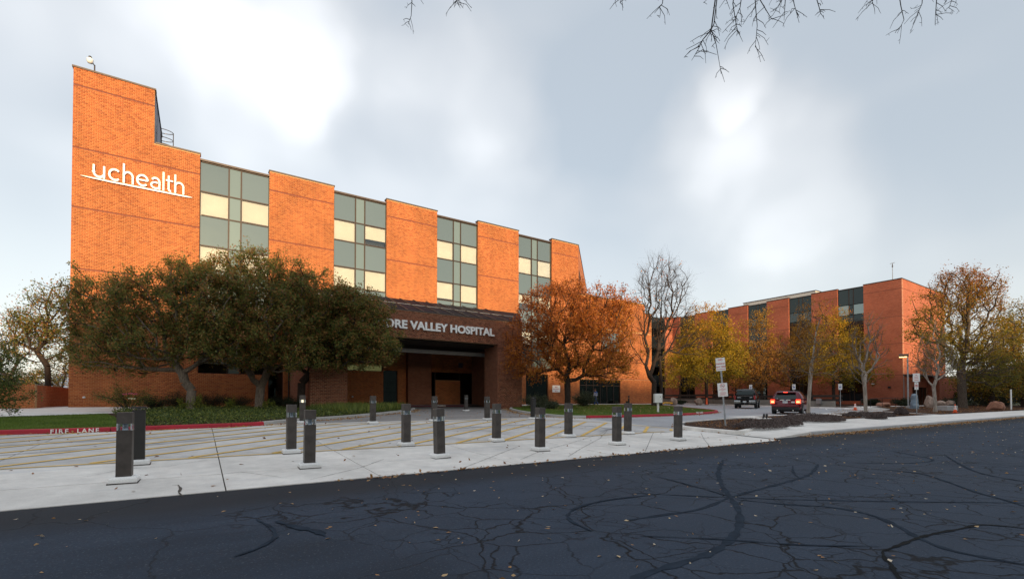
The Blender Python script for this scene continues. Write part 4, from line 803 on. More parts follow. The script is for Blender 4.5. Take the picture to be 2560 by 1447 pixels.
# link between wing and block
SC = 56.5
for (a, b) in ((60, 79.9), (84.5, UW + .5)):
    box('link_wall', M['wtx'], G_, a, b, SC, SC + .5, ZW, 19.15); box('coping', M['coping'], G_, a, b, SC - .05, SC + .5, 19.15, 19.26)
    for z in (17.78, 13.75, 9.78, 5.2): box('brick_band', M['band'], G_, a + .02, b - .52, SC - .006, SC, z - .045, z + .045)
for k, (z1, z0) in enumerate(((18.95, 16.45), (16.45, 14.85), (14.85, 12.4), (12.4, 10.8), (10.8, 8.4), (8.4, 6.8), (6.8, 4.4), (4.4, 1.2))): box('window_pane', M['glass_dark'] if k % 2 else M['spandrel_dark'], G_, 80, 84.4, SC + .2, SC + .22, z0 + .05, z1 - .05)
box('dark_room', M['inside'], G_, 79.9, 84.5, SC + .6, SC + .7, ZW, 19)
an = root('roof_antenna', (UW + .6, 18.0, 19.16), 'thin wind vane mast on the roof corner of the right wing', 'antenna'); MB().tube((UW + .6, 18, 18.94), (UW + .6, 18, 21.5), .05, .03, 6).build('mast', M['steel'], an); MB().tube((UW + .6, 18, 21.2), (UW + .6, 18, 21.75), .09, .03, 6).tube((UW + .3, 18.2, 21.7), (UW + .9, 17.8, 21.9), .03, .03, 5).build('vane', M['coping'], an)
# ================================================================ plants
def in_lobes(r, lobes, N, shell=.35):
    """points spread through a set of ellipsoids (centre, radii)"""
    w = np.array([l[1][0] * l[1][1] * l[1][2] for l in lobes]) ** .8; w /= w.sum(); idx = r.choice(len(lobes), N, p=w)
    d = r.normal(size=(N, 3)); d /= np.linalg.norm(d, axis=1)[:, None]; rad = r.uniform(shell ** 3, 1, N) ** (1 / 3) * r.uniform(.9, 1.08, N)
    C = np.array([l[0] for l in lobes])[idx]; A = np.array([l[1] for l in lobes])[idx]
    return C + d * A * rad[:, None]
def grow(r, trunk, pts, bf=.35, seg=.6, wob=.08, up=.0):
    """join points to a trunk so that every limb runs to its tips by a short way"""
    nodes = [np.array(p, float) for p in trunk]; par = [-1] + list(range(len(trunk) - 1)); plen = [0.0]
    for i in range(1, len(nodes)): plen.append(plen[-1] + np.linalg.norm(nodes[i] - nodes[i - 1]) * .3)
    fork = nodes[-1]; order = np.argsort(np.linalg.norm(pts - fork, axis=1)); first = max(1, len(trunk) - 3)
    cap = len(pts) * 8 + len(nodes); A = np.zeros((cap, 3)); PL = np.zeros(cap); n = len(nodes); A[:n] = nodes; PL[:n] = plen; PL[:first] = 1e6; tips = []
    for i in order:
        p = pts[i]; v = p - A[:n]; d = np.linalg.norm(v, axis=1); c = d + bf * PL[:n] + np.where(v[:, 2] < -.3 * d, up * d, 0); j = int(np.argmin(c)); L = d[j]; k = max(1, int(L / seg)); prev = j; base = A[j].copy()
        if n + k >= cap: break
        for s in range(1, k + 1):
            t = s / k; q = base + (p - base) * t
            if s < k: q = q + r.normal(size=3) * wob * min(1, L * .4); q[2] -= .06 * L * math.sin(math.pi * t) * (1 if L > 1 else .3)
            A[n] = q; PL[n] = PL[prev] + np.linalg.norm(q - A[prev]); par.append(prev); prev = n; n += 1
        tips.append(prev)
    return A[:n], np.array(par), np.array(tips)
def radii(A, par, tip_r, trunk_r, e=2.3):
    n = len(A); acc = np.zeros(n); kids = np.zeros(n, int)
    for i in range(1, n): kids[par[i]] += 1
    acc[kids == 0] = 1.0
    for i in range(n - 1, 0, -1): acc[par[i]] += acc[i]
    rr = tip_r * acc ** (1 / e); k = trunk_r / rr[0]
    if k < 1: rr = tip_r + (rr - tip_r) * max(0.0, (trunk_r - tip_r) / (rr[0] - tip_r))
    else: rr = tip_r + (rr - tip_r) * (trunk_r - tip_r) / (rr[0] - tip_r) if trunk_r < rr[0] * 3 else rr * k
    return rr
def tubes_np(P, Q, r0, r1, n):
    d = Q - P; L = np.linalg.norm(d, axis=1)[:, None] + 1e-9; d = d / L; ref = np.where(np.abs(d[:, 2:3]) > .9, np.array([[1., 0, 0]]), np.array([[0, 0, 1.]])); a = np.cross(d, ref); a /= np.linalg.norm(a, axis=1)[:, None]; b = np.cross(d, a)
    t = np.arange(n) * 2 * np.pi / n; ring = a[:, None] * np.cos(t)[None, :, None] + b[:, None] * np.sin(t)[None, :, None]
    V = np.concatenate([P[:, None] + ring * r0[:, None, None], (Q + d * .15 * np.minimum(r1, .05)[:, None])[:, None] + ring * r1[:, None, None]], 1)
    i = np.arange(n); q = np.stack([i, (i + 1) % n, n + (i + 1) % n, n + i], 1); F = (np.arange(len(P))[:, None, None] * 2 * n + q[None]).reshape(-1, 4); return V.reshape(-1, 3), F
def wood_mesh(name, A, par, rr, mat, parent, lo=0.0, hi=1e9):
    i = np.arange(1, len(A)); i = i[(rr[i] >= lo) & (rr[i] < hi)]; Vs = []; Fs = []; b = 0; off = np.array(wpos(parent))
    for (l, h, n) in ((0, .012, 3), (.012, .05, 5), (.05, 9, 9)):
        k = i[(rr[i] >= l) & (rr[i] < h)]
        if len(k): V, F = tubes_np(A[par[k]] - off, A[k] - off, np.minimum(rr[par[k]], rr[k] * 1.35), rr[k], n); Vs.append(V); Fs.append(F + b); b += len(V)
    if not Vs: return None
    o = np_mesh(name, np.concatenate(Vs), np.concatenate(Fs), mat, parent); o.data.polygons.foreach_set('use_smooth', [True] * len(o.data.polygons)); return o
def leaf_arrays(r, C, size, asp=.5, droop=.2, flat=None):
    n = len(C); d = r.normal(size=(n, 3)); d[:, 2] -= droop; 
    if flat is not None: d[:, 2] *= flat
    d /= np.linalg.norm(d, axis=1)[:, None]; s = r.normal(size=(n, 3))
    if flat is not None: s[:, 2] *= flat
    s -= d * (s * d).sum(1)[:, None]; s /= np.linalg.norm(s, axis=1)[:, None] + 1e-9; L = size * r.uniform(.65, 1.3, n)[:, None]; w = L * asp * .5; nrm = np.cross(d, s)
    V = np.stack([C, C + d * L * .45 + s * w + nrm * L * .08, C + d * L, C + d * L * .45 - s * w + nrm * L * .08], 1); return V.reshape(-1, 3), np.arange(n * 4).reshape(n, 4)
def leaves(name, C, size, mat, parent, r, asp=.5, droop=.2, rn=None, flat=None, kind=None):
    V, F = leaf_arrays(r, C, size, asp, droop, flat); off = np.array(wpos(parent)) if parent is not None else 0; rn = r.uniform(0, 1, len(C)) if rn is None else rn
    o = np_mesh(name, V - off, F, mat, parent, np.repeat(np.clip(rn, 0, 1), 4))
    if kind: o['kind'] = kind
    return o
def lob(L, D, dz=.8):                              # lobes given by sight line, half width, half height and depth
    out = []
    for l in L:
        px, py, rx, rz = l[:4]; dd = D + (l[4] if len(l) > 4 else 0); c = cp(px, py, dd); k = dd / FPX; out.append((np.array(c), np.array([rx * k, rx * k * dz, rz * k])))
    return out
def tree(name, label, cat, base, fork_z, lobes, N, leafn, leafsize, leafmat, bark, trunk_r, seed, group=None, tip_r=.006, twigs=3, twig_len=.35, spread=.22, bf=.35, lean=(0, 0), asp=.5, droop=.3, rnf=None, twigmat=None, seg=.55, shell=.35, up=.6, wob=.08, leaf_keep=1.0, trunk_extra=None, e=2.3):
    r = np.random.default_rng(seed); b = Vector(base); T = root(name, b, label, cat, group); h = fork_z - b.z
    tr = [(b.x + lean[0] * t + .05 * math.sin(3 * t + seed), b.y + lean[1] * t + .05 * math.cos(2.3 * t + seed), b.z - .05 + h * t) for t in np.linspace(0, 1, 6)]
    if trunk_extra: tr += trunk_extra
    pts = in_lobes(r, lobes, N, shell); A, par, tips = grow(r, tr, pts, bf, seg, wob, up); rr = radii(A, par, tip_r, trunk_r, e); rr[0] = trunk_r * 1.25
    # sprigs at the tips
    tp = np.repeat(tips, twigs); P0 = A[tp]; pd = P0 - A[par[tp]]; pd /= np.linalg.norm(pd, axis=1)[:, None] + 1e-9; dd = pd * .7 + r.normal(size=P0.shape) * .55 + np.array([0, 0, .15]); dd /= np.linalg.norm(dd, axis=1)[:, None]; Lg = twig_len * r.uniform(.4, 1.25, len(tp))[:, None]; P1 = P0 + dd * Lg
    mid = (P0 + P1) / 2 + r.normal(size=P0.shape) * .04 * twig_len
    trunk = wood_mesh('trunk', A, par, rr, bark, T, .028); br_ = wood_mesh('branches', A, par, rr, twigmat or bark, T, 0, .028)
    off = np.array(b); V1, F1 = tubes_np(P0 - off, mid - off, np.full(len(tp), tip_r), np.full(len(tp), tip_r * .75), 3); V2, F2 = tubes_np(mid - off, P1 - off, np.full(len(tp), tip_r * .75), np.full(len(tp), tip_r * .4), 3)
    tw = np_mesh('twigs', np.concatenate([V1, V2]), np.concatenate([F1, F2 + len(V1)]), twigmat or bark, T)
    for o_ in (br_, tw):
        if o_: o_['kind'] = 'stuff'
    if leafn:
        keep = r.uniform(size=len(tp)) < leaf_keep; K0, K1 = P0[keep], P1[keep]; k = r.integers(0, len(K0), leafn); t = r.uniform(0, 1.05, leafn)[:, None]; C = K0[k] + (K1[k] - K0[k]) * t + r.normal(size=(leafn, 3)) * spread
        clump = r.uniform(0, 1, len(K0))[k]; rn = np.clip(.62 * r.uniform(0, 1, leafn) + .38 * clump, 0, 1) if rnf is None else rnf(r, C, clump)
        leaves('crown', C, leafsize, leafmat, T, r, asp, droop, rn, kind='stuff')
    return T
GC = 'crabapple trees in the left planting bed'
p1, p2, p3 = gp(479, 1031), gp(650, 1027), cp(752, 1021, 31.5); p3.z = fz(p3.y) + .1; p1.z = fz(p1.y) + .1; p2.z = fz(p2.y) + .1
tree('crabapple_tree', 'leftmost dark crabapple with forked pale trunk spreading in front of the tower', 'tree', p1, cp(480, 972, 26.6).z, lob([(262, 800, 95, 85), (395, 765, 120, 90), (510, 770, 100, 100), (330, 715, 60, 45), (400, 850, 140, 60), (235, 870, 75, 48), (540, 850, 100, 70), (310, 900, 95, 35), (460, 700, 60, 50), (205, 740, 40, 50), (200, 690, 14, 42), (345, 672, 16, 45), (285, 700, 14, 40), (430, 690, 14, 45)], 26.6), 700, 56000, .13, M['leaf_crab'], M['bark_crab'], .24, 41, GC, bf=.5, spread=.12, twig_len=.55, twigmat=M['bark_dark'])
tree('crabapple_tree', 'middle dark crabapple standing tallest against the first window bay', 'tree', p2, cp(652, 960, 28.7).z, lob([(600, 715, 95, 80), (690, 735, 105, 75), (560, 810, 95, 80), (690, 820, 120, 80), (625, 665, 60, 40), (520, 700, 60, 55), (740, 700, 55, 45), (610, 880, 110, 50), (720, 890, 95, 45), (655, 640, 18, 35), (585, 650, 14, 40), (700, 665, 16, 34)], 28.7), 700, 56000, .13, M['leaf_crab'], M['bark_crab'], .27, 42, GC, bf=.5, spread=.12, twig_len=.55, twigmat=M['bark_dark'])
tree('crabapple_tree', 'right hand dark crabapple whose crown hides the first portico letters', 'tree', p3, cp(752, 955, 31.5).z, lob([(800, 745, 85, 70), (875, 795, 90, 75), (770, 830, 100, 80), (935, 855, 68, 55), (850, 875, 95, 52), (905, 760, 60, 45), (730, 760, 60, 60), (955, 800, 40, 40), (960, 890, 40, 28)], 31.0), 700, 56000, .135, M['leaf_crab'], M['bark_dark'], .25, 43, GC, spread=.13, twig_len=.55)
# orange pear on the right lawn
pp = cp(1418, 1018, 38.0); pp.z = fz(pp.y) + .1
tree('pear_tree', 'orange autumn pear tree with dense crown on the right lawn', 'tree', pp, cp(1418, 950, 38).z, lob([(1400, 780, 110, 70), (1495, 790, 95, 75), (1330, 850, 75, 65), (1450, 860, 130, 75), (1555, 850, 55, 80), (1425, 725, 60, 32), (1545, 760, 50, 45), (1295, 895, 42, 50), (1370, 915, 85, 40), (1520, 930, 75, 32), (1350, 760, 45, 40)], 38), 760, 42000, .16, M['leaf_pear'], M['bark_dark'], .25, 51, spread=.17, twig_len=.5, droop=.9,
     rnf=lambda r, C, cl: np.clip(.55 * r.uniform(0, 1, len(C)) + .2 * cl + .22 * np.clip((C[:, 0] - 25) / 8, -1, 1) - .04 * (C[:, 2] - 5), 0, 1))
# tall bare double trunk tree
bt = cp(1636, 1016, 50.0); bt.z = fz(bt.y) + .1
def stem(px, D, ys): return [tuple(cp(px + 3 * math.sin(y * .02), y, D)) for y in ys]
T_ = tree('bare_tree', 'tall leafless tree with two grey trunks on the right lawn', 'tree', bt, cp(1634, 955, 50).z, lob([(1655, 740, 75, 95), (1640, 690, 50, 60), (1690, 800, 65, 90), (1605, 850, 50, 70), (1690, 700, 45, 60), (1615, 760, 40, 80), (1745, 850, 60, 40)], 50), 520, 260, .2, M['leaf_pear'], M['bark_dark'], .26, 61, twigs=7, twig_len=1.2, bf=.6, tip_r=.0055, e=2.1, twigmat=M['bark_dark'], up=1.5, seg=.8, leaf_keep=.08, shell=.15)
b2 = cp(1651, 1016, 51.2); b2.z = bt.z
o2 = np.array([tuple(b2)] + stem(1652, 51.2, (980, 930, 880, 820, 760, 715))); rr2 = np.linspace(.21, .035, len(o2)); wood_mesh('trunk', o2, np.arange(-1, len(o2) - 1), rr2, M['bark_dark'], T_)
r_ = np.random.default_rng(8); bp = in_lobes(r_, lob([(1690, 760, 70, 70), (1720, 820, 70, 60), (1670, 700, 50, 60)], 51.2), 110, .3); A_, pa_, ti_ = grow(r_, [tuple(x) for x in o2], bp, .75, .8, .08, 2.5); rr3 = radii(A_, pa_, .0075, .1); k_ = np.arange(len(A_)) >= len(o2); rr3[~k_] = .0; wood_mesh('branches', A_, pa_, np.where(k_, rr3, 0.0), M['bark_dark'], T_, .004)['kind'] = 'stuff'
# locust row in front of the wing
GL = 'locust trees between the car park and the wing'
def locust(px, py, D, L, lab, mat, seed, n, ln=9000, keep=1.0, tr=.2):
    b = cp(px, py, D); b.z = fz(b.y) + .12; return tree('locust_tree', lab, 'tree', b, cp(px, 955, D).z, lob(L, D), n, ln, .24, M[mat], M['bark_dark'], tr, seed, GL, spread=.26, twig_len=.8, asp=.42, droop=.5, tip_r=.009, leaf_keep=keep, twigs=3, rnf=lambda r, C, cl: np.clip(.45 * r.uniform(0, 1, len(C)) + .2 * cl + .05 * (C[:, 2] - 3.5), 0, 1))
locust(1766, 1008, 62, [(1760, 850, 80, 60), (1720, 890, 60, 55), (1810, 860, 60, 65), (1770, 920, 100, 42), (1760, 800, 65, 40), (1840, 910, 50, 40)], 'bright yellow locust tree beside the orange delineator post', 'leaf_locust', 71, 330, 22000)
locust(1905, 1006, 70, [(1890, 850, 60, 70), (1920, 900, 75, 55), (1860, 900, 50, 50), (1895, 940, 80, 35), (1900, 800, 40, 40)], 'rusty half bare locust tree behind the black truck', 'leaf_locust2', 72, 330, 11000, .75)
locust(2085, 1006, 66, [(2085, 860, 65, 75), (2100, 920, 90, 50), (2050, 900, 55, 55), (2130, 880, 55, 65), (2085, 800, 40, 40), (2180, 935, 45, 25)], 'golden green locust tree left of the wing corner pier', 'leaf_locust', 73, 360, 18000, .9)
locust(1985, 1006, 76, [(1990, 880, 60, 60), (1975, 920, 80, 45), (2010, 840, 40, 45)], 'russet locust tree behind the maroon car', 'leaf_locust2', 74, 240, 10000, .8)
locust(1700, 1004, 80, [(1700, 920, 60, 40), (1720, 950, 80, 30), (1690, 890, 40, 30)], 'small yellow locust tree at the far end of the car park', 'leaf_locust', 75, 160, 5500, .9, .15)
locust(1840, 1006, 84, [(1840, 950, 80, 30), (1860, 920, 50, 40)], 'low amber locust tree against the wing behind the parking signs', 'leaf_locust2', 76, 160, 5000, .9, .15)
# pale trunked street trees in the planting islands
GB = 'pale trunked trees in the planting islands'
def birch(px, py, D, L, lab, seed, lean, tr, lf=2200, n=170, mat='leaf_locust2', keep=.5, fork=930):
    b = gp(px, py, .12) if D is None else cp(px, py, D); b.z = fz(b.y) + .12; D_ = (b - CAM).dot(Vector((*FWD, 0))); return tree('pale_tree', lab, 'tree', b, cp(px, fork, D_).z, lob(L, D_), n, lf, .12, M[mat], M['bark_pale'], tr, seed, GB, spread=.14, twig_len=.55, tip_r=.006, bf=.6, twigs=4, up=1.5, twigmat=M['twig_pale'], leaf_keep=keep, lean=lean)
birch(2022, 1043, None, [(2030, 830, 45, 70), (2010, 880, 75, 45), (2060, 890, 70, 50), (2015, 780, 25, 40), (2050, 790, 30, 50), (1985, 930, 55, 25), (2075, 930, 45, 25)], 'pale trunked tree overlapping the front of the maroon car', 81, (.15, -.1), .105, 1900, fork=905)
birch(2166, 1036, None, [(2160, 860, 40, 60), (2185, 830, 30, 50), (2140, 880, 40, 45), (2200, 880, 25, 60), (2150, 920, 35, 30)], 'pale forked tree right of the third accessible parking sign', 82, (-.1, .1), .12, 700, 130, fork=962)
birch(2338, 1029, None, [(2330, 880, 40, 55), (2310, 900, 38, 45), (2370, 905, 45, 45), (2340, 830, 25, 40), (2400, 910, 30, 30)], 'slender pale tree beside the stone planter block', 83, (-.1, .1), .14, 2600, 200, 'leaf_ash', .6, fork=965)
# big ash and the dark trees on the right edge
ab = cp(2405, 1018, 57); ab.z = fz(ab.y) + .12
tree('ash_tree', 'tall spreading ash with sparse bronze top and yellow green lower leaves', 'tree', ab, cp(2405, 915, 57).z, lob([(2390, 740, 70, 60), (2440, 760, 70, 70), (2330, 780, 55, 50), (2340, 835, 70, 35), (2450, 850, 80, 60), (2400, 700, 50, 30), (2470, 720, 40, 45), (2460, 920, 80, 55), (2395, 880, 60, 50), (2300, 815, 30, 30)], 57), 620, 21000, .21, M['leaf_ash'], M['bark'], .42, 91, spread=.26, twig_len=.9, tip_r=.009, bf=.5,
     rnf=lambda r, C, cl: np.clip(.45 * r.uniform(0, 1, len(C)) + .2 * cl + .055 * (C[:, 2] - 5.5), 0, 1))
for i, (px, D, L, lab, mat, n, ln) in enumerate([
    (2480, 66, [(2480, 920, 70, 70), (2510, 860, 60, 70), (2460, 960, 80, 30), (2530, 950, 50, 40)], 'yellow green leafy tree right of the tall ash', 'leaf_ash', 320, 15000),
    (2560, 70, [(2560, 880, 70, 110), (2540, 800, 45, 60), (2600, 850, 60, 110), (2560, 960, 80, 35)], 'dark leafy tree cut by the right edge of the view', 'leaf_ash', 330, 13000),
    (2515, 88, [(2510, 930, 60, 60), (2480, 980, 90, 22), (2570, 970, 80, 30), (2515, 820, 22, 60)], 'dark evergreen mass behind the right hand trees', 'leaf_dark', 260, 13000),
    (2640, 80, [(2620, 940, 70, 60), (2590, 985, 90, 20)], 'dark evergreen beyond the right edge of the wing', 'leaf_dark', 200, 9000)]):
    b = cp(px, 1014, D); b.z = fz(b.y) + .1; tree('roadside_tree', lab, 'tree', b, cp(px, 975, D).z, lob(L, D), n, ln, .26, M[mat], M['bark_dark'], .3, 100 + i, None, spread=.35, twig_len=.9, tip_r=.01)
# trees left of the tower, beyond the garden wall
for i, (px, D, L, lab, mat, n, ln, fk) in enumerate([
    (118, 46, [(120, 790, 65, 55), (80, 830, 60, 45), (150, 740, 35, 40), (60, 870, 60, 35), (150, 860, 40, 35), (95, 745, 30, 30)], 'thin leaved tree rising beyond the garden wall', 'leaf_crab', 230, 9000, 915),
    (20, 60, [(10, 830, 40, 45), (-40, 860, 60, 60), (50, 870, 40, 30), (15, 790, 18, 25)], 'nearly bare tree at the left edge beyond the garden wall', 'leaf_pear', 150, 900, 940),
    (150, 70, [(135, 930, 45, 40), (90, 945, 60, 22), (20, 950, 60, 25), (165, 900, 30, 45)], 'dark bushy tree low behind the passage', 'leaf_crab', 200, 9000, 985)]):
    b = cp(px, 1008, D); b.z = fz(b.y); tree('garden_tree', lab, 'tree', b, cp(px, fk, D).z, lob(L, D), n, ln, .2, M[mat], M['bark_dark'], .24, 120 + i, None, spread=.28, twig_len=.9, tip_r=.009, twigs=4)
b = cp(-95, 1040, 19.5); b.z = fz(b.y) + .11
tree('garden_tree', 'green leafy branches reaching in at the left edge before the garden wall', 'tree', b, cp(-95, 975, 19.5).z, lob([(0, 950, 45, 40), (-30, 900, 60, 45), (20, 985, 42, 26), (-70, 960, 70, 60), (-5, 1020, 40, 14)], 19.5), 260, 9500, .085, M['leaf_bed'], M['bark_dark'], .1, 131, None, spread=.1, twig_len=.4, tip_r=.005)
def shrub(name, lab, c, rad, n, size, mat, seed, cat='shrub', group=None, asp=.45, stems=14, droop=-.3, rough=.25, kind=None, stemmat='twig', dome=False):
    r = np.random.default_rng(seed); b = Vector(c); T = root(name, b, lab, cat, group); pts = []
    m = MB()
    for k in range(stems):
        a = r.uniform(0, 2 * math.pi); q = r.uniform(.25, 1); e = b + Vector((math.cos(a) * rad[0] * q, math.sin(a) * rad[1] * q, rad[2] * r.uniform(.55, 1.0) * (1.1 - .5 * q))); md = b.lerp(e, .5) + Vector((0, 0, rad[2] * .15)); m.path([tuple(b + Vector((r.normal() * .05, r.normal() * .05, -.02))), tuple(md), tuple(e)], [.012, .009, .004], 4); pts.append((b, md, e))
    m.build('stems', M[stemmat], T)['kind'] = 'stuff'; k = r.integers(0, stems, n); t = r.uniform(.25, 1.05, n)[:, None]; P = np.array([[tuple(x) for x in p] for p in pts])[k]; C = (1 - t) ** 2 * P[:, 0] + 2 * t * (1 - t) * P[:, 1] + t * t * P[:, 2] + r.normal(size=(n, 3)) * rough * np.array(rad)[None] * .5; 
    if dome:
        a_ = r.uniform(0, 2 * math.pi, n); q_ = np.sqrt(r.uniform(0, 1, n)); hm = np.sqrt(np.clip(1 - q_ ** 2, 0, 1)) * (.78 + .22 * np.sin(a_ * 3 + q_ * 5)); C = np.stack([b.x + np.cos(a_) * q_ * rad[0], b.y + np.sin(a_) * q_ * rad[1], b.z + rad[2] * hm * r.uniform(.55, 1.12, n)], 1)
    C[:, 2] = np.maximum(C[:, 2], b.z + .02)
    leaves('foliage', C, size, M[mat], T, r, asp, droop, kind='stuff'); return T
def gat(px, py, D=None):
    p = gp(px, py, .11) if D is None else cp(px, py, D); p.z = fz(p.y) + .11; return p
rose = shrub('rose_bush', 'loose rose bush with a few pink and cream blooms beside the tower', gat(322, 1035, 25.5), (1.9, .9, 1.75), 3600, .07, 'leaf_bed', 201, stems=26, rough=.14, stemmat='twig')
for (px, py, k) in ((312, 985, 'petal_pink'), (326, 984, 'petal_pink'), (338, 985, 'petal_pink'), (326, 996, 'petal_cream'), (333, 997, 'petal_cream')):
    c = cp(px, py, 24.9); m = MB()
    for j in range(9): a = j * 2.4; m.add([tuple(c), tuple(c + Vector((math.cos(a) * .05 + .03, math.sin(a) * .05, .05))), tuple(c + Vector((math.cos(a) * .11, math.sin(a) * .11, .02))), tuple(c + Vector((math.cos(a) * .05 - .03, math.sin(a) * .05, -.03)))], [(0, 1, 2, 3)])
    m.build('bloom', M[k], rose)
GJ = 'dark junipers along the hospital wall'
for i, (px, D, rx, rz, lab) in enumerate([(445, 28.5, 1.3, 1.25, 'dark juniper left of the leftmost crabapple trunk'), (520, 30, 1.5, 1.15, 'dark juniper between the left and middle crabapple trunks'), (590, 31, 1.4, 1.0, 'low dark juniper just left of the middle crabapple trunk'), (700, 34, 1.3, 1.0, 'dark juniper under the ground floor window'), (385, 27.5, 1.0, .9, 'dark juniper behind the rose bush'), (790, 32.5, .8, .9, 'upright dark shrub against the left portico pier'), (735, 30, 1.0, .8, 'dark juniper at the foot of the right hand crabapple')]):
    shrub('juniper', lab, gat(px, 1020, D), (rx, rx * .8, rz), 4200, .085, 'leaf_dark', 210 + i, group=GJ, asp=.22, stems=30, rough=.2)
for i, (px, py, D, s, lab) in enumerate([(455, 1032, 25.2, .8, 'yellow green sapling left of the leftmost crabapple trunk'), (505, 1030, 25.6, 1.0, 'yellow leaved sapling right of the leftmost crabapple trunk'), (580, 1025, 26.5, .9, 'yellow green sapling midway between two crabapple trunks'), (668, 1025, 27.5, .8, 'small yellow green sapling at the middle crabapple trunk')]):
    shrub('sapling', lab, gat(px, py, D), (.5, .4, s), 520, .09, 'leaf_yg', 230 + i, stems=8, rough=.15)
shrub('grey_shrub', 'grey green shrub against the right portico pier', gat(1345, 1008, 38.5), (1.7, 1.2, 1.15), 5200, .09, 'leaf_sage', 241, stems=26); shrub('grey_shrub', 'broad grey green shrub left of the pear trunk', gat(1375, 1010, 37), (1.2, 1.0, .7), 3200, .09, 'leaf_sage', 242, stems=20); shrub('round_shrub', 'rounded olive shrub in front of the ground floor windows', gat(1460, 1008, 45), (1.35, 1.1, 1.5), 5600, .10, 'leaf_sage', 243, stems=26)
for i, px in enumerate((1552, 1566)): shrub('small_shrub', ('small clipped shrub at the foot of the sunlit wall, left of two', 'small clipped shrub at the foot of the sunlit wall, right of two')[i], gat(px - 10 + 12 * i + 0, 1005, 58.5), (.3, .3, .4), 500, .07, 'leaf_dark', 245 + i, stems=10)
for i, (px, py, rx, h, lab) in enumerate([(1900, 1068, 1.5, .36, 'purple brown heath mound next to the leaning sign'), (1955, 1062, 1.2, .32, 'purple brown heath mound in the first planting island'), (2010, 1052, 1.9, .42, 'wide grey heath mound at the foot of the first pale tree'), (2065, 1052, 1.3, .32, 'grey heath mound right of the first pale tree'), (2150, 1040, 1.5, .3, 'brown heath mound at the foot of the forked pale tree'), (2205, 1040, 1.1, .26, 'brown heath mound between two pale trees'), (2252, 1036, .7, .55, 'small grass tuft left of the double sign post'), (2190, 1046, .8, .3, 'low brown heath tuft at the pavement edge')]):
    p = gp(px, py, .13); p.z = fz(p.y) + .12; shrub('heath_mound', lab, p, (rx, rx * .62, h), 9000, .075, 'leaf_heath', 260 + i, group='heath mounds in the planting islands', asp=.3, stems=40, rough=.22, dome=True, droop=-1.2)
for i, (px, D, rx, h, lab) in enumerate([(2262, 62, 2.2, 1.1, 'dark evergreen shrub beside the ramp rail'), (2385, 62, 3.0, 1.2, 'dark shrub under the tall ash'), (1700, 62, 1.0, .5, 'low dark shrub at the far car park kerb'), (2480, 70, 4.0, 1.6, 'dark hedge behind the red boulder'), (2180, 66, 1.6, .9, 'dark shrub in front of the wing corner pier'), (2435, 78, 6.0, 4.2, 'tall dark thicket behind the yellow green tree'), (2555, 80, 7.0, 5.0, 'tall dark thicket at the right edge of the view')]):
    shrub('dark_shrub', lab, gat(px, 1010, D), (rx, rx * .7, h), 4500 if h < 3 else 16000, .14 if h < 3 else .26, 'leaf_dark', 280 + i, stems=26, dome=h > 3)
# ground cover, lawns, litter
def poly_pts(r, P, n):
    P = np.array(P); lo, hi = P.min(0), P.max(0); out = np.zeros((0, 2))
    while len(out) < n:
        q = r.uniform(lo, hi, (n * 2, 2)); x, y = q.T; ins = np.zeros(len(q), bool)
        for (x1, y1), (x2, y2) in zip(P, np.roll(P, -1, 0)):
            c = (y1 > y) != (y2 > y); ins ^= c & (x < (x2 - x1) * (y - y1) / (y2 - y1 + 1e-12) + x1)
        out = np.concatenate([out, q[ins]])
    return out[:n]
FZ = np.vectorize(fz); rg_ = np.random.default_rng(301)
bedP = [(.3, 11.1), (3.6, 11.5), (5.2, 13.2), (7.7, 15.2), (10.2, 17.7), (12.4, 20.4), (14.4, 23.1), (15.2, 24.6), (10, 25), (8, 27), (.6, 28), (-1.5, 21.6)]
q = poly_pts(rg_, bedP, 46000); hh = (.05 + .28 * np.abs(np.sin(q[:, 0] * 1.9 + np.sin(q[:, 1] * 1.3)) * np.sin(q[:, 1] * 1.1))) * rg_.uniform(.1, 1, len(q)); C = np.stack([q[:, 0], q[:, 1], FZ(q[:, 1]) + .11 + hh], 1)
tag(leaves('ground_cover', C, .085, M['leaf_bed'], None, rg_, .45, -.5), 'low leafy ground cover filling the left planting bed', 'ground cover', kind='stuff')
q = poly_pts(rg_, [(8.5, 15.9), (12.6, 20.6), (14.8, 24.2), (10.6, 24.8), (7.6, 22)], 5000); C = np.stack([q[:, 0], q[:, 1], FZ(q[:, 1]) + .13], 1); V, F = leaf_arrays(rg_, C, .48, .07, -2.6); tag(np_mesh('daylily_leaves', V, F, M['leaf_bed'], None, np.repeat(rg_.uniform(.4, 1, len(C)), 4)), 'strappy daylily leaves near the portico kerb', 'perennials', kind='stuff')
def lawn(name, P, n, lab, hgt=.06):
    q = poly_pts(rg_, P, n); C = np.stack([q[:, 0], q[:, 1], FZ(q[:, 1]) + .108], 1); V, F = leaf_arrays(rg_, C, hgt, .18, -1.6); pt = .5 + .5 * np.sin(q[:, 0] * 2.1) * np.sin(q[:, 1] * 1.7); tag(np_mesh(name, V, F, M['grass'], None, np.repeat(np.clip(.6 * rg_.uniform(0, 1, n) + .35 * pt, 0, 1), 4)), lab, 'grass', kind='stuff')
lawn('grass_left', [(-9, 10.75), (-2.6, 10.62), (.4, 11.0), (-1.7, 21.6), (-5, 19.4), (-9, 17)], 60000, 'short green lawn behind the red kerb on the left'); lawn('grass_right', [(20, 10.75), (22, 10.45), (27.5, 10.6), (31.3, 11.4), (34.4, 12.5), (36.6, 14), (40, 18.6), (43.8, 23.4), (48, 29.6), (38, 30.8), (31, 30.1), (26, 27.3), (22.8, 22.6), (19.6, 15)], 100000, 'short green lawn of the rounded right island', .07)
lit = []; rnl = []
def litter(C, lo=.35, hi=.8):
    lit.append(C); rnl.append(rg_.uniform(lo, hi, len(C)))
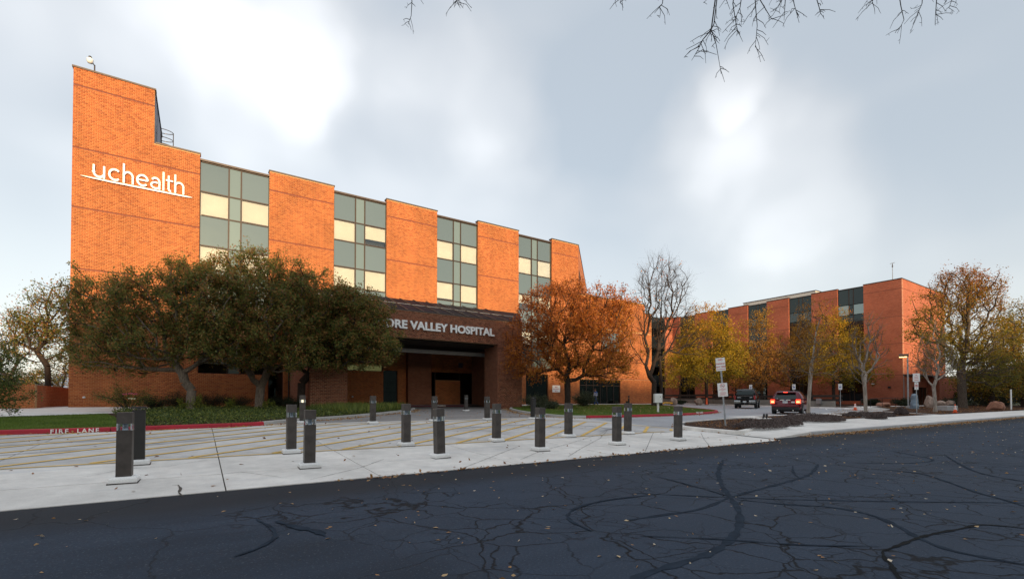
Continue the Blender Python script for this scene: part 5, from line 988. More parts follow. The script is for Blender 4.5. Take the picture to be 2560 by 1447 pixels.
def along(P, n, sd, off, z=.012, amp=1.0):
    P = np.array(P); d = np.linalg.norm(np.diff(P, axis=0), axis=1); cum = np.r_[0, np.cumsum(d)]; t = rg_.uniform(0, cum[-1], n); x = np.interp(t, cum, P[:, 0]); y = np.interp(t, cum, P[:, 1]); e = np.abs(rg_.normal(size=n)) * sd * (.35 + .65 * np.abs(np.sin(t * .7 + np.sin(t * .31) * 2))); i = np.clip(np.searchsorted(cum, t) - 1, 0, len(d) - 1); dx, dy = (P[i + 1] - P[i]).T / d[i]; x += dy * (e + off); y += -dx * (e + off); return np.stack([x, y, FZ(y) + z + rg_.uniform(0, .02, n)], 1)
litter(along(lgrey, 1100, .32, .05)); litter(along(rg, 1100, .45, .05)); litter(along(rr_, 700, .14, .04)); litter(along([p for p in lred if p[0] > -8], 220, .15, .04))
litter(along([(21.2, .45), (60, .45)], 3400, .30, .03)); litter(along([(60, .45), (110, .45)], 1200, .35, .03)); litter(along([(4, .05), (19, .05)], 260, .12, .02), .2, .7); litter(along(bedA, 260, .25, .05))
q = poly_pts(rg_, [(20, 2.2), (28, 4), (28, 6.2), (21, 5.4)], 900); litter(np.stack([q[:, 0], q[:, 1], FZ(q[:, 1]) + .135], 1), .1, .5)
q = poly_pts(rg_, [(29.8, 4.1), (50, 4.1), (51, 7.5), (30.6, 7.1)], 1500); litter(np.stack([q[:, 0], q[:, 1], FZ(q[:, 1]) + .135], 1), .1, .55); q = poly_pts(rg_, [(51.5, 4.1), (95, 4.1), (95, 14), (70, 14), (59.8, 9.6)], 6000); litter(np.stack([q[:, 0], q[:, 1], FZ(q[:, 1]) + .14], 1), .1, .6)
q = poly_pts(rg_, [(20, 11), (36, 14), (46, 29), (28, 28)], 1100); litter(np.stack([q[:, 0], q[:, 1], FZ(q[:, 1]) + .17], 1), .4, .9); q = poly_pts(rg_, [(44, 7.9), (59, 8), (59.4, 13), (48, 10.5)], 900); litter(np.stack([q[:, 0], q[:, 1], FZ(q[:, 1]) + .012], 1), .3, .9)
q = poly_pts(rg_, [(4, 13), (19, 13), (24, 24), (15, 25)], 420); litter(np.stack([q[:, 0], q[:, 1], FZ(q[:, 1]) + .012], 1), .2, .8); q = poly_pts(rg_, [(-8, .1), (19, .1), (18.5, 12), (-6, 12)], 240); litter(np.stack([q[:, 0], q[:, 1], FZ(q[:, 1]) + .016], 1), .05, .6)
C = np.concatenate(lit); o = leaves('leaf_litter', C, .085, M['litter'], None, rg_, .6, 0, np.concatenate(rnl), .25); tag(o, 'dry orange leaves drifted along the kerbs and beds', 'leaf litter', kind='stuff')
q = poly_pts(rg_, [(-9, -.2), (50, -.2), (40, -14), (10, -9), (2, -7.4), (-3, -6)], 1500); C = np.stack([q[:, 0], q[:, 1], FZ(q[:, 1]) + .006], 1); o = leaves('road_leaves', C, .058, M['litter'], None, rg_, .55, 0, rg_.uniform(.45, 1, len(C)), .16); tag(o, 'scattered pale fallen leaves on the asphalt', 'leaf litter', kind='stuff')
# overhanging bare boughs of a tree standing behind the viewer
ob = CAM + Vector((RGT[0] * 7 - FWD[0] * 6, RGT[1] * 7 - FWD[1] * 6, 0)); ob.z = 0.0
OT = root('overhanging_tree', ob, 'bare tree whose dark twigs hang into the top of the view', 'tree'); top = ob + Vector((0, 0, 7.2)); MB().path([tuple(ob), tuple(ob + Vector((.1, .05, 3.5))), tuple(top)], [.33, .27, .2], 12).build('trunk', M['bark_dark'], OT, smooth=True)
ro = np.random.default_rng(17)
HANG = [([(1815, -60), (1792, 0), (1785, 60), (1778, 75), (1790, 110), (1797, 150), (1803, 186)], 8.0, 9), ([(1778, 75), (1757, 100), (1745, 125), (1729, 152)], 8.0, 6), ([(1885, -50), (1889, 20), (1893, 65), (1888, 118)], 8.4, 7), ([(1840, -40), (1832, 10), (1840, 60), (1846, 84)], 8.2, 6), ([(1860, -50), (1850, 20), (1832, 60)], 8.3, 4), ([(1920, -50), (1900, 0), (1925, 42), (1931, 50)], 8.6, 3), ([(1950, -40), (1955, 0), (1931, 40)], 8.8, 3), ([(1975, -40), (1985, 10), (1998, 58)], 9, 4), ([(2030, -40), (2048, 20), (2052, 36)], 9.2, 4), ([(2240, -60), (2252, 15), (2260, 50), (2243, 84)], 9.4, 3), ([(2310, -60), (2305, 10), (2282, 62)], 9.6, 5), ([(2345, -50), (2340, 20), (2338, 46)], 9.6, 4), ([(1026, -40), (1030, 5), (1028, 40), (1020, 62)], 9.0, 3), ([(1662, -40), (1656, 10), (1636, 34)], 8.6, 2), ([(1560, -40), (1550, 8)], 8.6, 4), ([(1140, -40), (1143, 8)], 9, 4), ([(2190, -30), (2180, 10)], 9.4, 4), ([(1965, -30), (1960, 52)], 8.9, 2), ([(2390, -30), (2372, 22)], 9.6, 4)]
limbs = MB(); mains = []; twm = MB()
h0 = [top, cp(2300, -520, 7.6), cp(1850, -420, 8.2), cp(1400, -400, 8.8), cp(1050, -330, 9.0)]
hub = [h0[0].lerp(h0[1], .5) + Vector((0, 0, .5))]; chain = [h0[0], hub[0], h0[1], h0[2], h0[3], h0[4]]; limbs.path([tuple(p) for p in chain], [.17, .14, .1, .07, .045, .02], 8)
c2 = [h0[1], cp(2420, -300, 9.4), cp(2480, -160, 9.8)]; limbs.path([tuple(p) for p in c2], [.07, .04, .02], 7); limbs.build('limbs', M['bark_dark'], OT, smooth=True); ch = [p for a, b in zip(chain[1:], chain[2:]) for p in (a, a.lerp(b, .25), a.lerp(b, .5), a.lerp(b, .75))] + [chain[-1]] + [c2[0].lerp(c2[1], .5), c2[1], c2[2]]
for (P, D, ns) in HANG:
    pts = [cp(x, y, D + .12 * i) for i, (x, y) in enumerate(P)]; s0 = min(ch, key=lambda q: (q - pts[0]).length); md = s0.lerp(pts[0], .5) + Vector((ro.normal() * .1, ro.normal() * .1, .2)); full = [s0, md] + pts; rad = list(np.linspace(.02, .012, 2)) + list(np.linspace(.011, .0035, len(pts))); twm.path([tuple(p) for p in full], rad, 5)
    for _ in range(ns * 2 + 2):
        k = ro.integers(0, len(pts) - 1); t = ro.uniform(); s_ = pts[k].lerp(pts[k + 1], t); ax = (pts[k + 1] - pts[k]).normalized(); sd = Vector((RGT[0], RGT[1], 0)) * (1 if ro.uniform() < .5 else -1); L = ro.uniform(.07, .38); d = (ax * ro.uniform(.3, .9) + sd * ro.uniform(.4, 1.0) + Vector((*FWD, 0)) * ro.normal() * .5).normalized(); e1 = s_ + d * L * .55; e2 = e1 + (d + ax * .5 + Vector((0, 0, ro.normal() * .3))).normalized() * L * .45; twm.path([tuple(s_), tuple(e1), tuple(e2)], [.0055, .0045, .003], 4)
        for _2 in range(ro.integers(0, 3)): f = e1.lerp(e2, ro.uniform()); g = f + Vector((RGT[0] * ro.normal(), RGT[1] * ro.normal(), ro.normal() - .3)).normalized() * ro.uniform(.03, .09); twm.path([tuple(f), tuple(g)], [.0038, .003], 3)
twm.build('twigs', M['twig'], OT)['kind'] = 'stuff'
# ================================================================ light bollards
def bollard(kind):
    T = bpy.data.objects.new('light_bollard', None); T.empty_display_size = .3; link(T); h = .102; r = random.Random(kind)
    MB().cbox(-.185, .185, -.185, .185, -.06, .098, .03).build('concrete_base', M['concrete_block'], T, True); MB().box(-.2, .2, -.198, .198, -.06, .006).build('contact_shade', M['joint'], T, True); mt = M['bollard2'] if kind == 'plain' else M['bollard']  # dark rim under the base stands in for its contact shadow
    if kind == 'plain':
        MB().cbox(-h, h, -h, h, .095, 1.075, .004).build('post', mt, T, True); MB().cbox(-h - .012, h + .012, -h - .012, h + .012, 1.11, 1.145, .006).build('cap', mt, T, True); MB().box(-.03, .03, -.03, .03, 1.07, 1.11).build('cap_stem', M['steel'], T, True)
    else:
        MB().cbox(-h, h, -h, h, .095, .855, .004).build('post', mt, T, True); MB().cbox(-h, h, -h, h, .965, 1.15, .006).build('cap', mt, T, True)
        for sx in (-1, 1):
            for sy in (-1, 1): MB().box(sx * (h - .012) - .011, sx * (h - .012) + .011, sy * (h - .012) - .011, sy * (h - .012) + .011, .855, .965).build('lens_post', M['lens_glint'], T, True)
        ln = MB()
        for k in range(4):
            c, s = math.cos(k * math.pi / 2), math.sin(k * math.pi / 2); q = h - .004; e = h - .02; ln.add([(c * q - s * a, s * q + c * a, z) for a, z in ((-e, .855), (e, .855), (e, .965), (-e, .965))], [(0, 1, 2, 3)])
        ln.build('lens', M['lens'], T, True); MB().lathe((0, 0, 0), [(.045, .855), (.04, .88), (.04, .95), (.05, .965)], 12).build('lamp', M['lit_lens'] if kind == 'lit' else M['lamp_tube'], T, True)
    return T
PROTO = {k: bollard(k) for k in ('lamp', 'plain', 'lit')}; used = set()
def put_bollard(kind, x, y, label, lean=(0, 0), sc=1.0):
    T = PROTO[kind] if kind not in used else copy_tree(PROTO[kind]); used.add(kind); T.location = (x, y, fz(y) + .01); T.rotation_euler = (lean[0], lean[1], random.uniform(-.04, .04)); T.scale = (1, 1, sc); tag(T, label, 'bollard', 'bollards around the hatched drive')
ORD = ('nearest', 'second', 'third', 'fourth', 'fifth', 'sixth')
FRONT = ((311, 1190), (773, 1156), (1099, 1133), (1350, 1117), (1542, 1103), (1695, 1093)); SECOND = ((346, 1148), (728, 1122), (1015, 1105), (1241, 1095), (1421, 1085), (1569, 1078))
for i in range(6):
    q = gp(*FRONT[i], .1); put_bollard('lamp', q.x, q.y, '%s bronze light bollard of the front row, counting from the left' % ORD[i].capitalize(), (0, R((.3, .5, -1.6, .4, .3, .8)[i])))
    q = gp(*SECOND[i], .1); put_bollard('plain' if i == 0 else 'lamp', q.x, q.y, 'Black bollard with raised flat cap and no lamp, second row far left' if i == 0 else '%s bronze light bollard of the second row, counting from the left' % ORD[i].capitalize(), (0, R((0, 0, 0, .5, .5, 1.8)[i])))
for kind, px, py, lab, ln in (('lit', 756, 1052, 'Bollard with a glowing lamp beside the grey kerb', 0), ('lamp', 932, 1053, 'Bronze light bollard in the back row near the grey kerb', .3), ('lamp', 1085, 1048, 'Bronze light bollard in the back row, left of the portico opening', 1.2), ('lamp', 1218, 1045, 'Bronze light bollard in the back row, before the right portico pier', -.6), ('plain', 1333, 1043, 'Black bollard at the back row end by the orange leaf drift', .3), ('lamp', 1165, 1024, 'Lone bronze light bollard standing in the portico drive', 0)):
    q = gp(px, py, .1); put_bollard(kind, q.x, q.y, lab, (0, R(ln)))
p = cp(1572, 1008, 50.0); p.z = fz(p.y) + .1; rb = root('round_bollard', p, 'slim black round bollard at the back of the right lawn', 'bollard'); MB().lathe((0, 0, 0), [(.09, -.1), (.09, .78)], 14).build('post', M['bollard2'], rb, True); MB().lathe((0, 0, 0), [(.07, .78), (.07, .9)], 14).build('lens', M['lens'], rb, True); MB().lathe((0, 0, 0), [(.10, .9), (.10, 1.03), (.07, 1.08)], 14).build('cap', M['bollard2'], rb, True)
# ================================================================ signs and posts
def face(p, extra=0.0): d = CAM - Vector(p); return math.atan2(d.y, d.x) + math.pi / 2 + extra
def panel(m, x0, x1, z0, z1, y=-.03, t=.004): return m.box(x0, x1, y - t, y, z0, z1)
p = gp(1814, 1064, .13); p.z = fz(p.y) + .12; D_ = 22.3
S1 = root('no_parking_sign', p, 'leaning grey post with two white no parking and no smoking signs', 'sign', rz=face(p)); S1.rotation_euler = (0, R(-3.9), face(p))
MB().box(-.035, .035, -.02, .02, -.1, 3.02).build('post', M['steel'], S1, True); a = panel(MB(), -.19, .19, 2.47, 3.05, -.022).build('upper_sign', M['white'], S1, True); b = panel(MB(), -.2, .2, 1.32, 1.92, -.022).build('lower_sign', M['white'], S1, True)
def ltext(s, size, mat, par, x, z, y=-.0275, off=.003): 
    o = text_obj('sign_text', s, size, mat, None, (x, y, z), (R(90), 0, 0), .0004, off); o.parent = par; return o
ltext('NO', .12, M['sign_red'], a, 0, 2.92); ltext('PARKING', .082, M['sign_red'], a, 0, 2.76); ltext('ANY TIME', .082, M['sign_red'], a, 0, 2.62); m = MB(); m.box(-.13, .13, -.0285, -.0265, 2.53, 2.55).add([(-.13, -.0285, 2.515), (-.13, -.0285, 2.565), (-.17, -.0285, 2.54)], [(0, 1, 2)]).add([(.13, -.0285, 2.515), (.13, -.0285, 2.565), (.17, -.0285, 2.54)], [(0, 1, 2)]); m.build('sign_arrow', M['sign_red'], a, True)
m = MB(); n = 28
for k in range(n):
    t0, t1 = 2 * math.pi * k / n, 2 * math.pi * (k + 1) / n; m.add([(.095 * math.cos(t0), -.028, 1.8 + .095 * math.sin(t0)), (.095 * math.cos(t1), -.028, 1.8 + .095 * math.sin(t1)), (.078 * math.cos(t1), -.028, 1.8 + .078 * math.sin(t1)), (.078 * math.cos(t0), -.028, 1.8 + .078 * math.sin(t0))], [(0, 1, 2, 3)])
m.add([(-.065, -.0282, 1.855), (-.05, -.0282, 1.865), (.065, -.0282, 1.745), (.05, -.0282, 1.735)], [(0, 1, 2, 3)]); m.build('no_smoking_ring', M['sign_red'], b, True); MB().box(-.05, .06, -.0285, -.0265, 1.785, 1.805).build('cigarette', M['sign_black'], b, True); m = MB()
for k, w in enumerate((.12, .15, .05, 0, .11, .14, .10, .15)):
    if w: m.box(-w, w, -.0285, -.0265, 1.655 - k * .04, 1.668 - k * .04)
m.build('fine_print', M['sign_red'], b, True)
def on_u(px, U):
    d = ray(px, 1000); t = (U - CAM.x) / d.x; return Vector((U, CAM.y + d.y * t, 0))
for i, (px, lab) in enumerate(((1877, 'accessible parking sign behind the black truck'), (1985, 'accessible parking sign rising behind the maroon car roof'), (2101, 'accessible parking sign left of the forked pale tree'))):
    p = on_u(px, 60.3); p.z = fz(p.y) + .12; T = root('parking_sign', p, lab, 'sign', 'accessible parking signs', face(p)); MB().box(-.025, .025, -.015, .015, -.1, 2.55).build('post', M['steel'], T, True); a = panel(MB(), -.17, .17, 1.95, 2.58, -.018).build('sign_panel', M['white'], T, True)
    panel(MB(), -.09, .09, 2.15, 2.33, -.024, .002).build('blue_square', M['sign_blue'], a, True); MB().box(-.12, .12, -.026, -.024, 2.03, 2.05).box(-.1, .1, -.026, -.024, 2.46, 2.48).build('sign_text', M['sign_blue'], a, True)
    m = MB().lathe((0, 0, 0), [(.016, 0), (.016, .002)], 10); m = MB(); m.tube((-.01, -.0265, 2.30), (-.01, -.0275, 2.30), .014, None, 8).box(-.02, 0, -.0275, -.0262, 2.215, 2.28).box(-.02, .035, -.0275, -.0262, 2.20, 2.218).box(.03, .045, -.0275, -.0262, 2.17, 2.215); m.build('wheelchair_symbol', M['white'], a, True)
p = gp(2292, 1034, .13); p.z = fz(p.y) + .12; S2 = root('double_sign', p, 'post with a white notice above a narrow no parking sign near the wing corner', 'sign', rz=face(p, R(8))); MB().box(-.03, .03, -.018, .018, -.1, 3.2).build('post', M['steel'], S2, True)
a = panel(MB(), -.22, .22, 2.58, 3.24, -.02).build('upper_sign', M['white'], S2, True); b = panel(MB(), -.12, .12, 1.95, 2.54, -.02).build('lower_sign', M['white'], S2, True); m = MB()
for k, w in enumerate((.05, .12, .13, .14)): m.box(-w, w, -.0265, -.0245, 3.09 - k * .13, 3.125 - k * .13)
m.build('sign_text', M['sign_red'], a, True); m = MB(); n = 20
for k in range(n):
    t0, t1 = 2 * math.pi * k / n, 2 * math.pi * (k + 1) / n; m.add([(.1 * math.cos(t0), -.026, 2.25 + .1 * math.sin(t0)), (.1 * math.cos(t1), -.026, 2.25 + .1 * math.sin(t1)), (.07 * math.cos(t1), -.026, 2.25 + .07 * math.sin(t1)), (.07 * math.cos(t0), -.026, 2.25 + .07 * math.sin(t0))], [(0, 1, 2, 3)])
m.add([(-.07, -.0262, 2.31), (-.05, -.0262, 2.33), (.07, -.0262, 2.19), (.05, -.0262, 2.17)], [(0, 1, 2, 3)]); m.build('no_parking_ring', M['sign_red'], b, True); ltext('P', .15, M['sign_black'], b, 0, 2.2, -.0255); MB().add([(-.06, -.026, 2.05), (.06, -.026, 2.05), (0, -.026, 2.0)], [(0, 1, 2)]).add([(-.06, -.026, 2.44), (.06, -.026, 2.44), (0, -.026, 2.49)], [(0, 1, 2)]).build('sign_arrow', M['sign_black'], b, True)
p = gp(1645, 1030, .11); p.z = fz(p.y) + .11; ub = root('utility_box', p, 'white metal utility cabinet on a short white post on the lawn', 'utility box', rz=face(p, R(20))); MB().box(-.06, .06, -.05, .05, -.1, .68).build('post', M['white'], ub, True); c = MB().cbox(-.26, .26, -.16, .16, .66, 1.28, .02).build('cabinet', M['white'], ub, True); MB().box(.03, .24, -.175, -.16, .7, 1.24).build('door', M['white'], c, True); MB().box(.08, .14, -.195, -.175, 1.05, 1.09).box(.17, .20, -.19, -.175, .92, .95).build('latch', M['black'], c, True)
# street lamp
p = Vector((66.4, 10.2, fz(10.2) + .12)); sl_o = root('street_lamp', p, 'lit lamp with flat box head on a tall pole by the wing corner', 'street lamp', rz=face(p, R(0))); MB().box(-.07, .07, -.07, .07, -.1, 5.9).build('pole', M['steel'], sl_o, True); hd = MB().cbox(-.75, .1, -.25, .25, 5.62, 5.92, .03).build('lamp_head', M['coping'], sl_o, True); MB().box(-.7, -.06, -.2, .2, 5.58, 5.62).build('lit_lens', M['lit_lamp'], hd, True); MB().lathe((0, 0, 0), [(.22, -.1), (.22, .18), (.18, .22)], 12).build('footing', M['concrete_grey'], sl_o, True)
# cones
def cone(p, lab):
    T = root('traffic_cone', p, lab, 'cone', 'orange traffic cones'); MB().cbox(-.18, .18, -.18, .18, 0, .035, .008).build('base', M['cone'], T, True); MB().lathe((0, 0, 0), [(.135, .035), (.105, .28)], 16).build('lower_body', M['cone'], T, True, True); MB().lathe((0, 0, 0), [(.106, .28), (.088, .42)], 16).build('reflective_band', M['white'], T, True, True); MB().lathe((0, 0, 0), [(.087, .42), (.079, .48)], 16).build('upper_body', M['cone'], T, True, True); MB().lathe((0, 0, 0), [(.08, .48), (.062, .60)], 16).build('reflective_band', M['white'], T, True, True); MB().lathe((0, 0, 0), [(.061, .60), (.042, .74), (.03, .74)], 16).build('tip', M['cone'], T, True, True)
p = gp(2138, 1022, .12); p.z = fz(p.y) + (.14 if p.x > 59.5 else .012); cone(p, 'traffic cone left of the ramp path'); p = gp(2388, 1031, .13); p.z = fz(p.y) + .125; cone(p, 'traffic cone at the end of the stone planter block')
p = cp(1767, 1010, 60.5); p.z = fz(p.y) + .12; dl = root('delineator_post', p, 'slim orange delineator post in front of the yellow locust', 'post'); MB().lathe((0, 0, 0), [(.17, 0), (.17, .05), (.12, .07), (.085, .8), (.06, .86)], 12).build('post', M['cone'], dl, True, True)
p = gp(2528, 1024, .12); p.z = fz(p.y) + .1; wp = root('white_post', p, 'plain white post in front of the dark trees on the far right', 'post'); MB().lathe((0, 0, 0), [(.075, -.1), (.075, 2.3), (.04, 2.36)], 10).build('shaft', M['white'], wp, True)
# stones
def boulder(lab, p, r3, seed, mat='stone', name='boulder'):
    bm = bmesh.new(); bmesh.ops.create_icosphere(bm, subdivisions=3, radius=1); r = np.random.default_rng(seed); D = r.normal(size=(7, 3))
    for v in bm.verts:
        n = v.co.copy(); s = 1.0
        for d in D: s = min(s, .62 / max(1e-3, n.dot(Vector(d).normalized()))) if n.dot(Vector(d).normalized()) > .6 else s
        s *= 1 + .05 * math.sin(n.x * 9 + seed) * math.sin(n.y * 8) * math.sin(n.z * 7 + 1); v.co = Vector((n.x * r3[0] * s, n.y * r3[1] * s, n.z * r3[2] * s + r3[2] * .5))
    me = bpy.data.meshes.new(name); bm.to_mesh(me); bm.free(); me.materials.append(M[mat]); o = link(bpy.data.objects.new(name, me)); o.location = p; return tag(o, lab, 'boulder')
def gst(px, py, D): q = cp(px, py, D); q.z = fz(q.y) + .1; return q
boulder('red sandstone boulder at the right end of the mulch', gst(2487, 1024, 52), (1.15, .8, .75), 1, 'stone_red'); boulder('tall tan boulder behind the slender pale tree', gst(2325, 1010, 55), (1.0, .8, 1.0), 2); boulder('low tan boulder right of the slender pale tree', gst(2352, 1012, 54), (.7, .6, .6), 3); boulder('brown boulder left of the ramp path', gst(2212, 1022, 57), (1.2, .8, .5), 4, 'stone_red'); boulder('small boulder beside the yellow hose', gst(1683, 1010, 60), (.55, .5, .6), 5); boulder('boulder under the yellow locust', gst(1745, 1010, 61), (.7, .5, .6), 6); boulder('grey boulder under the tall ash', gst(2375, 1016, 58), (1.1, .7, .6), 7)
q = gst(2369, 1032, 47); pb = root('planter_block', q, 'long rough stone planter block by the right hand traffic cone', 'stone block', rz=R(-10)); MB().cbox(-1.0, 1.0, -.4, .4, -.05, .5, .03).build('stone', M['concrete_grey'], pb, True)
# wrapped machine by the wing door
q = gst(2286, 1020, 50); wm = root('wrapped_machine', q, 'upright machine wrapped in blue grey sheeting beside the street lamp', 'machine'); rw = np.random.default_rng(5); rings = []
for z, w, d in ((0, .48, .36), (.3, .5, .38), (.6, .4, .33), (.85, .42, .3), (1.1, .32, .28), (1.4, .36, .26), (1.62, .2, .2)): rings.append([(w * math.cos(t) * (1 + rw.normal() * .08), d * math.sin(t) * (1 + rw.normal() * .08), z) for t in np.linspace(0, 2 * math.pi, 13)[:-1]])
MB().loft(rings).build('sheeting', M['wrap'], wm, True); MB().box(-.3, .3, -.25, .25, -.05, .05).build('footing', M['concrete_grey'], wm, True)
# hand rail on the ramp
hr = root('handrail', (66, 13.4, fz(13.4) + .16), 'dark metal handrail along the ramp path to the wing door', 'railing'); m = MB()
def hz(x): return fz(13.4) + .16 + .0 * x
m.path([(62.5, 13.2, hz(0) + .85), (66, 13.4, hz(0) + .95), (78, 13.4, hz(0) + 1.15)], .03, 6); m.build('rail', M['black'], hr); 
for x, h in ((62.5, .85), (65.6, .94), (69, 1.0), (73, 1.06), (78, 1.15)): MB().tube((x, 13.2 if x < 63 else 13.4, hz(0) - .1), (x, 13.2 if x < 63 else 13.4, hz(0) + h), .025, None, 6).build('baluster', M['black'], hr)
# retaining wall, timber rails behind the car park
rw_ = root('retaining_wall', (62.2, 28, fz(28)), 'low stained concrete retaining wall behind the car park', 'wall'); 
for k, (s0, s1, h) in enumerate(((15.6, 19.8, .62), (19.85, 25.0, .66), (25.05, 30.6, .62), (30.65, 36.5, .6), (36.55, 43, .62))): box('wall_panel', M['stone_wall'], rw_, 62.0, 62.35, s0, s1, fz(s0) - .1, fz(s1) + h + .1)
for i, (s0, s1, lab) in enumerate(((29.5, 43.0, 'dark timber rail fence left of the yellow locust'), (16.0, 28.5, 'dark timber rail fence behind the retaining wall on the right'))):
    tf = root('timber_fence', (65, s0, fz(s0) + .1), lab, 'fence')
    for z in (.75, 1.25): box('rail', M['wood'], tf, 65.0, 65.12, s0, s1, fz(s0) + z, fz(s0) + z + .28)
    y = s0 + .2
    while y < s1: box('post', M['wood'], tf, 65.12, 65.28, y, y + .16, fz(y), fz(s0) + 1.55); y += 3.0
q = gst(1671, 1011, 59); yh = root('yellow_hose', q, 'short curved yellow plastic pipe lying by the small boulder', 'hose'); MB().path([(.9 * math.cos(t), .3 * math.sin(t), .1 + .12 * math.sin(t)) for t in np.linspace(.2, 2.9, 9)], .1, 8).build('pipe', M['yellow_plastic'], yh, True, True)
q = on_u(2045, 61.6); eb = root('electrical_box', (61.8, q.y, fz(q.y) + .1), 'small grey electrical box on a stub post at the retaining wall', 'utility box'); MB().cbox(-.1, .1, -.25, .25, .35, .95, .01).build('cabinet', M['steel'], eb, True); MB().box(-.03, .03, -.04, .04, -.1, .35).build('post', M['steel'], eb, True)
for i, (y0, y1) in enumerate(((11.2, 13.2), (13.6, 15.6))): ws = root('wheel_stop', (58.5, (y0 + y1) / 2, fz(y0)), ('concrete wheel stop right of the last accessible sign', 'concrete wheel stop in front of the last accessible sign')[i], 'wheel stop'); MB().cbox(58.4, 58.6, y0, y1, fz(y0) - .01, fz(y1) + .13, .03).build('block', M['concrete_block'], ws)
for i, (px, py, lab) in enumerate(((1910, 1052, 'black landscape spotlight in the first planting island, left of the pair'), (1917, 1052, 'black landscape spotlight in the first planting island, right of the pair'))): q = gp(px, py, .13); q.z = fz(q.y) + .12; ls = root('spotlight', q, lab, 'spotlight', 'landscape spotlights'); MB().tube((0, 0, -.05), (0, 0, .22), .015, None, 6).build('stake', M['black'], ls, True); MB().tube((-.05, 0, .2), (.06, .02, .36), .045, .06, 10).build('lamp_can', M['black'], ls, True)
# ================================================================ vehicles
def wheel(T, x, y, r, w, sgn):
    W_ = bpy.data.objects.new('wheel', None); W_.location = (x, y, r); link(W_, T); m = MB(); n = 22; rings = []
    for (yy, rr) in ((-w / 2, r * .86), (-w / 2 + .02, r * .97), (-w / 4, r), (w / 4, r), (w / 2 - .02, r * .97), (w / 2, r * .86)): rings.append([(rr * math.cos(2 * math.pi * k / n), yy, rr * math.sin(2 * math.pi * k / n)) for k in range(n)])
    m.loft(rings); m.build('tyre', M['tyre'], W_, True, True); m = MB(); y0 = sgn * (w / 2 + .004)
    for k in range(5):
        a = 2 * math.pi * k / 5; q = []
        for (rr, da) in ((.06, -.5), (r * .6, -.17), (r * .6, .17), (.06, .5)): q.append((rr * math.cos(a + da), y0, rr * math.sin(a + da)))
        m.add(q + [(x_, y0 - sgn * .03, z_) for x_, _, z_ in q], [(0, 1, 2, 3), (0, 4, 5, 1), (1, 5, 6, 2), (2, 6, 7, 3), (3, 7, 4, 0)])
    rim = [(r * .66 * math.cos(2 * math.pi * k / n), r * .66 * math.sin(2 * math.pi * k / n)) for k in range(n)]; rin = [(c * .88, s * .88) for c, s in rim]
    for k in range(n): j = (k + 1) % n; m.add([(rim[k][0], y0, rim[k][1]), (rim[j][0], y0, rim[j][1]), (rin[j][0], y0, rin[j][1]), (rin[k][0], y0, rin[k][1])], [(0, 1, 2, 3)])
    m.tube((0, y0 - sgn * .03, 0), (0, y0 + sgn * .004, 0), .07, None, 10); m.build('rim', M['rim'], W_, True)
def section(m, st, closed=True): m.loft([[(x, y, z) for (y, z) in ring] for x, ring in st])
def ring(w, z0, z1, zm, tw=.97): return [(-w * .9, z0), (-w, z0 + .16), (-w, zm), (-w * tw, z1 - .03), (-w * (tw - .06), z1), (w * (tw - .06), z1), (w * tw, z1 - .03), (w, zm), (w, z0 + .16), (w * .9, z0)]
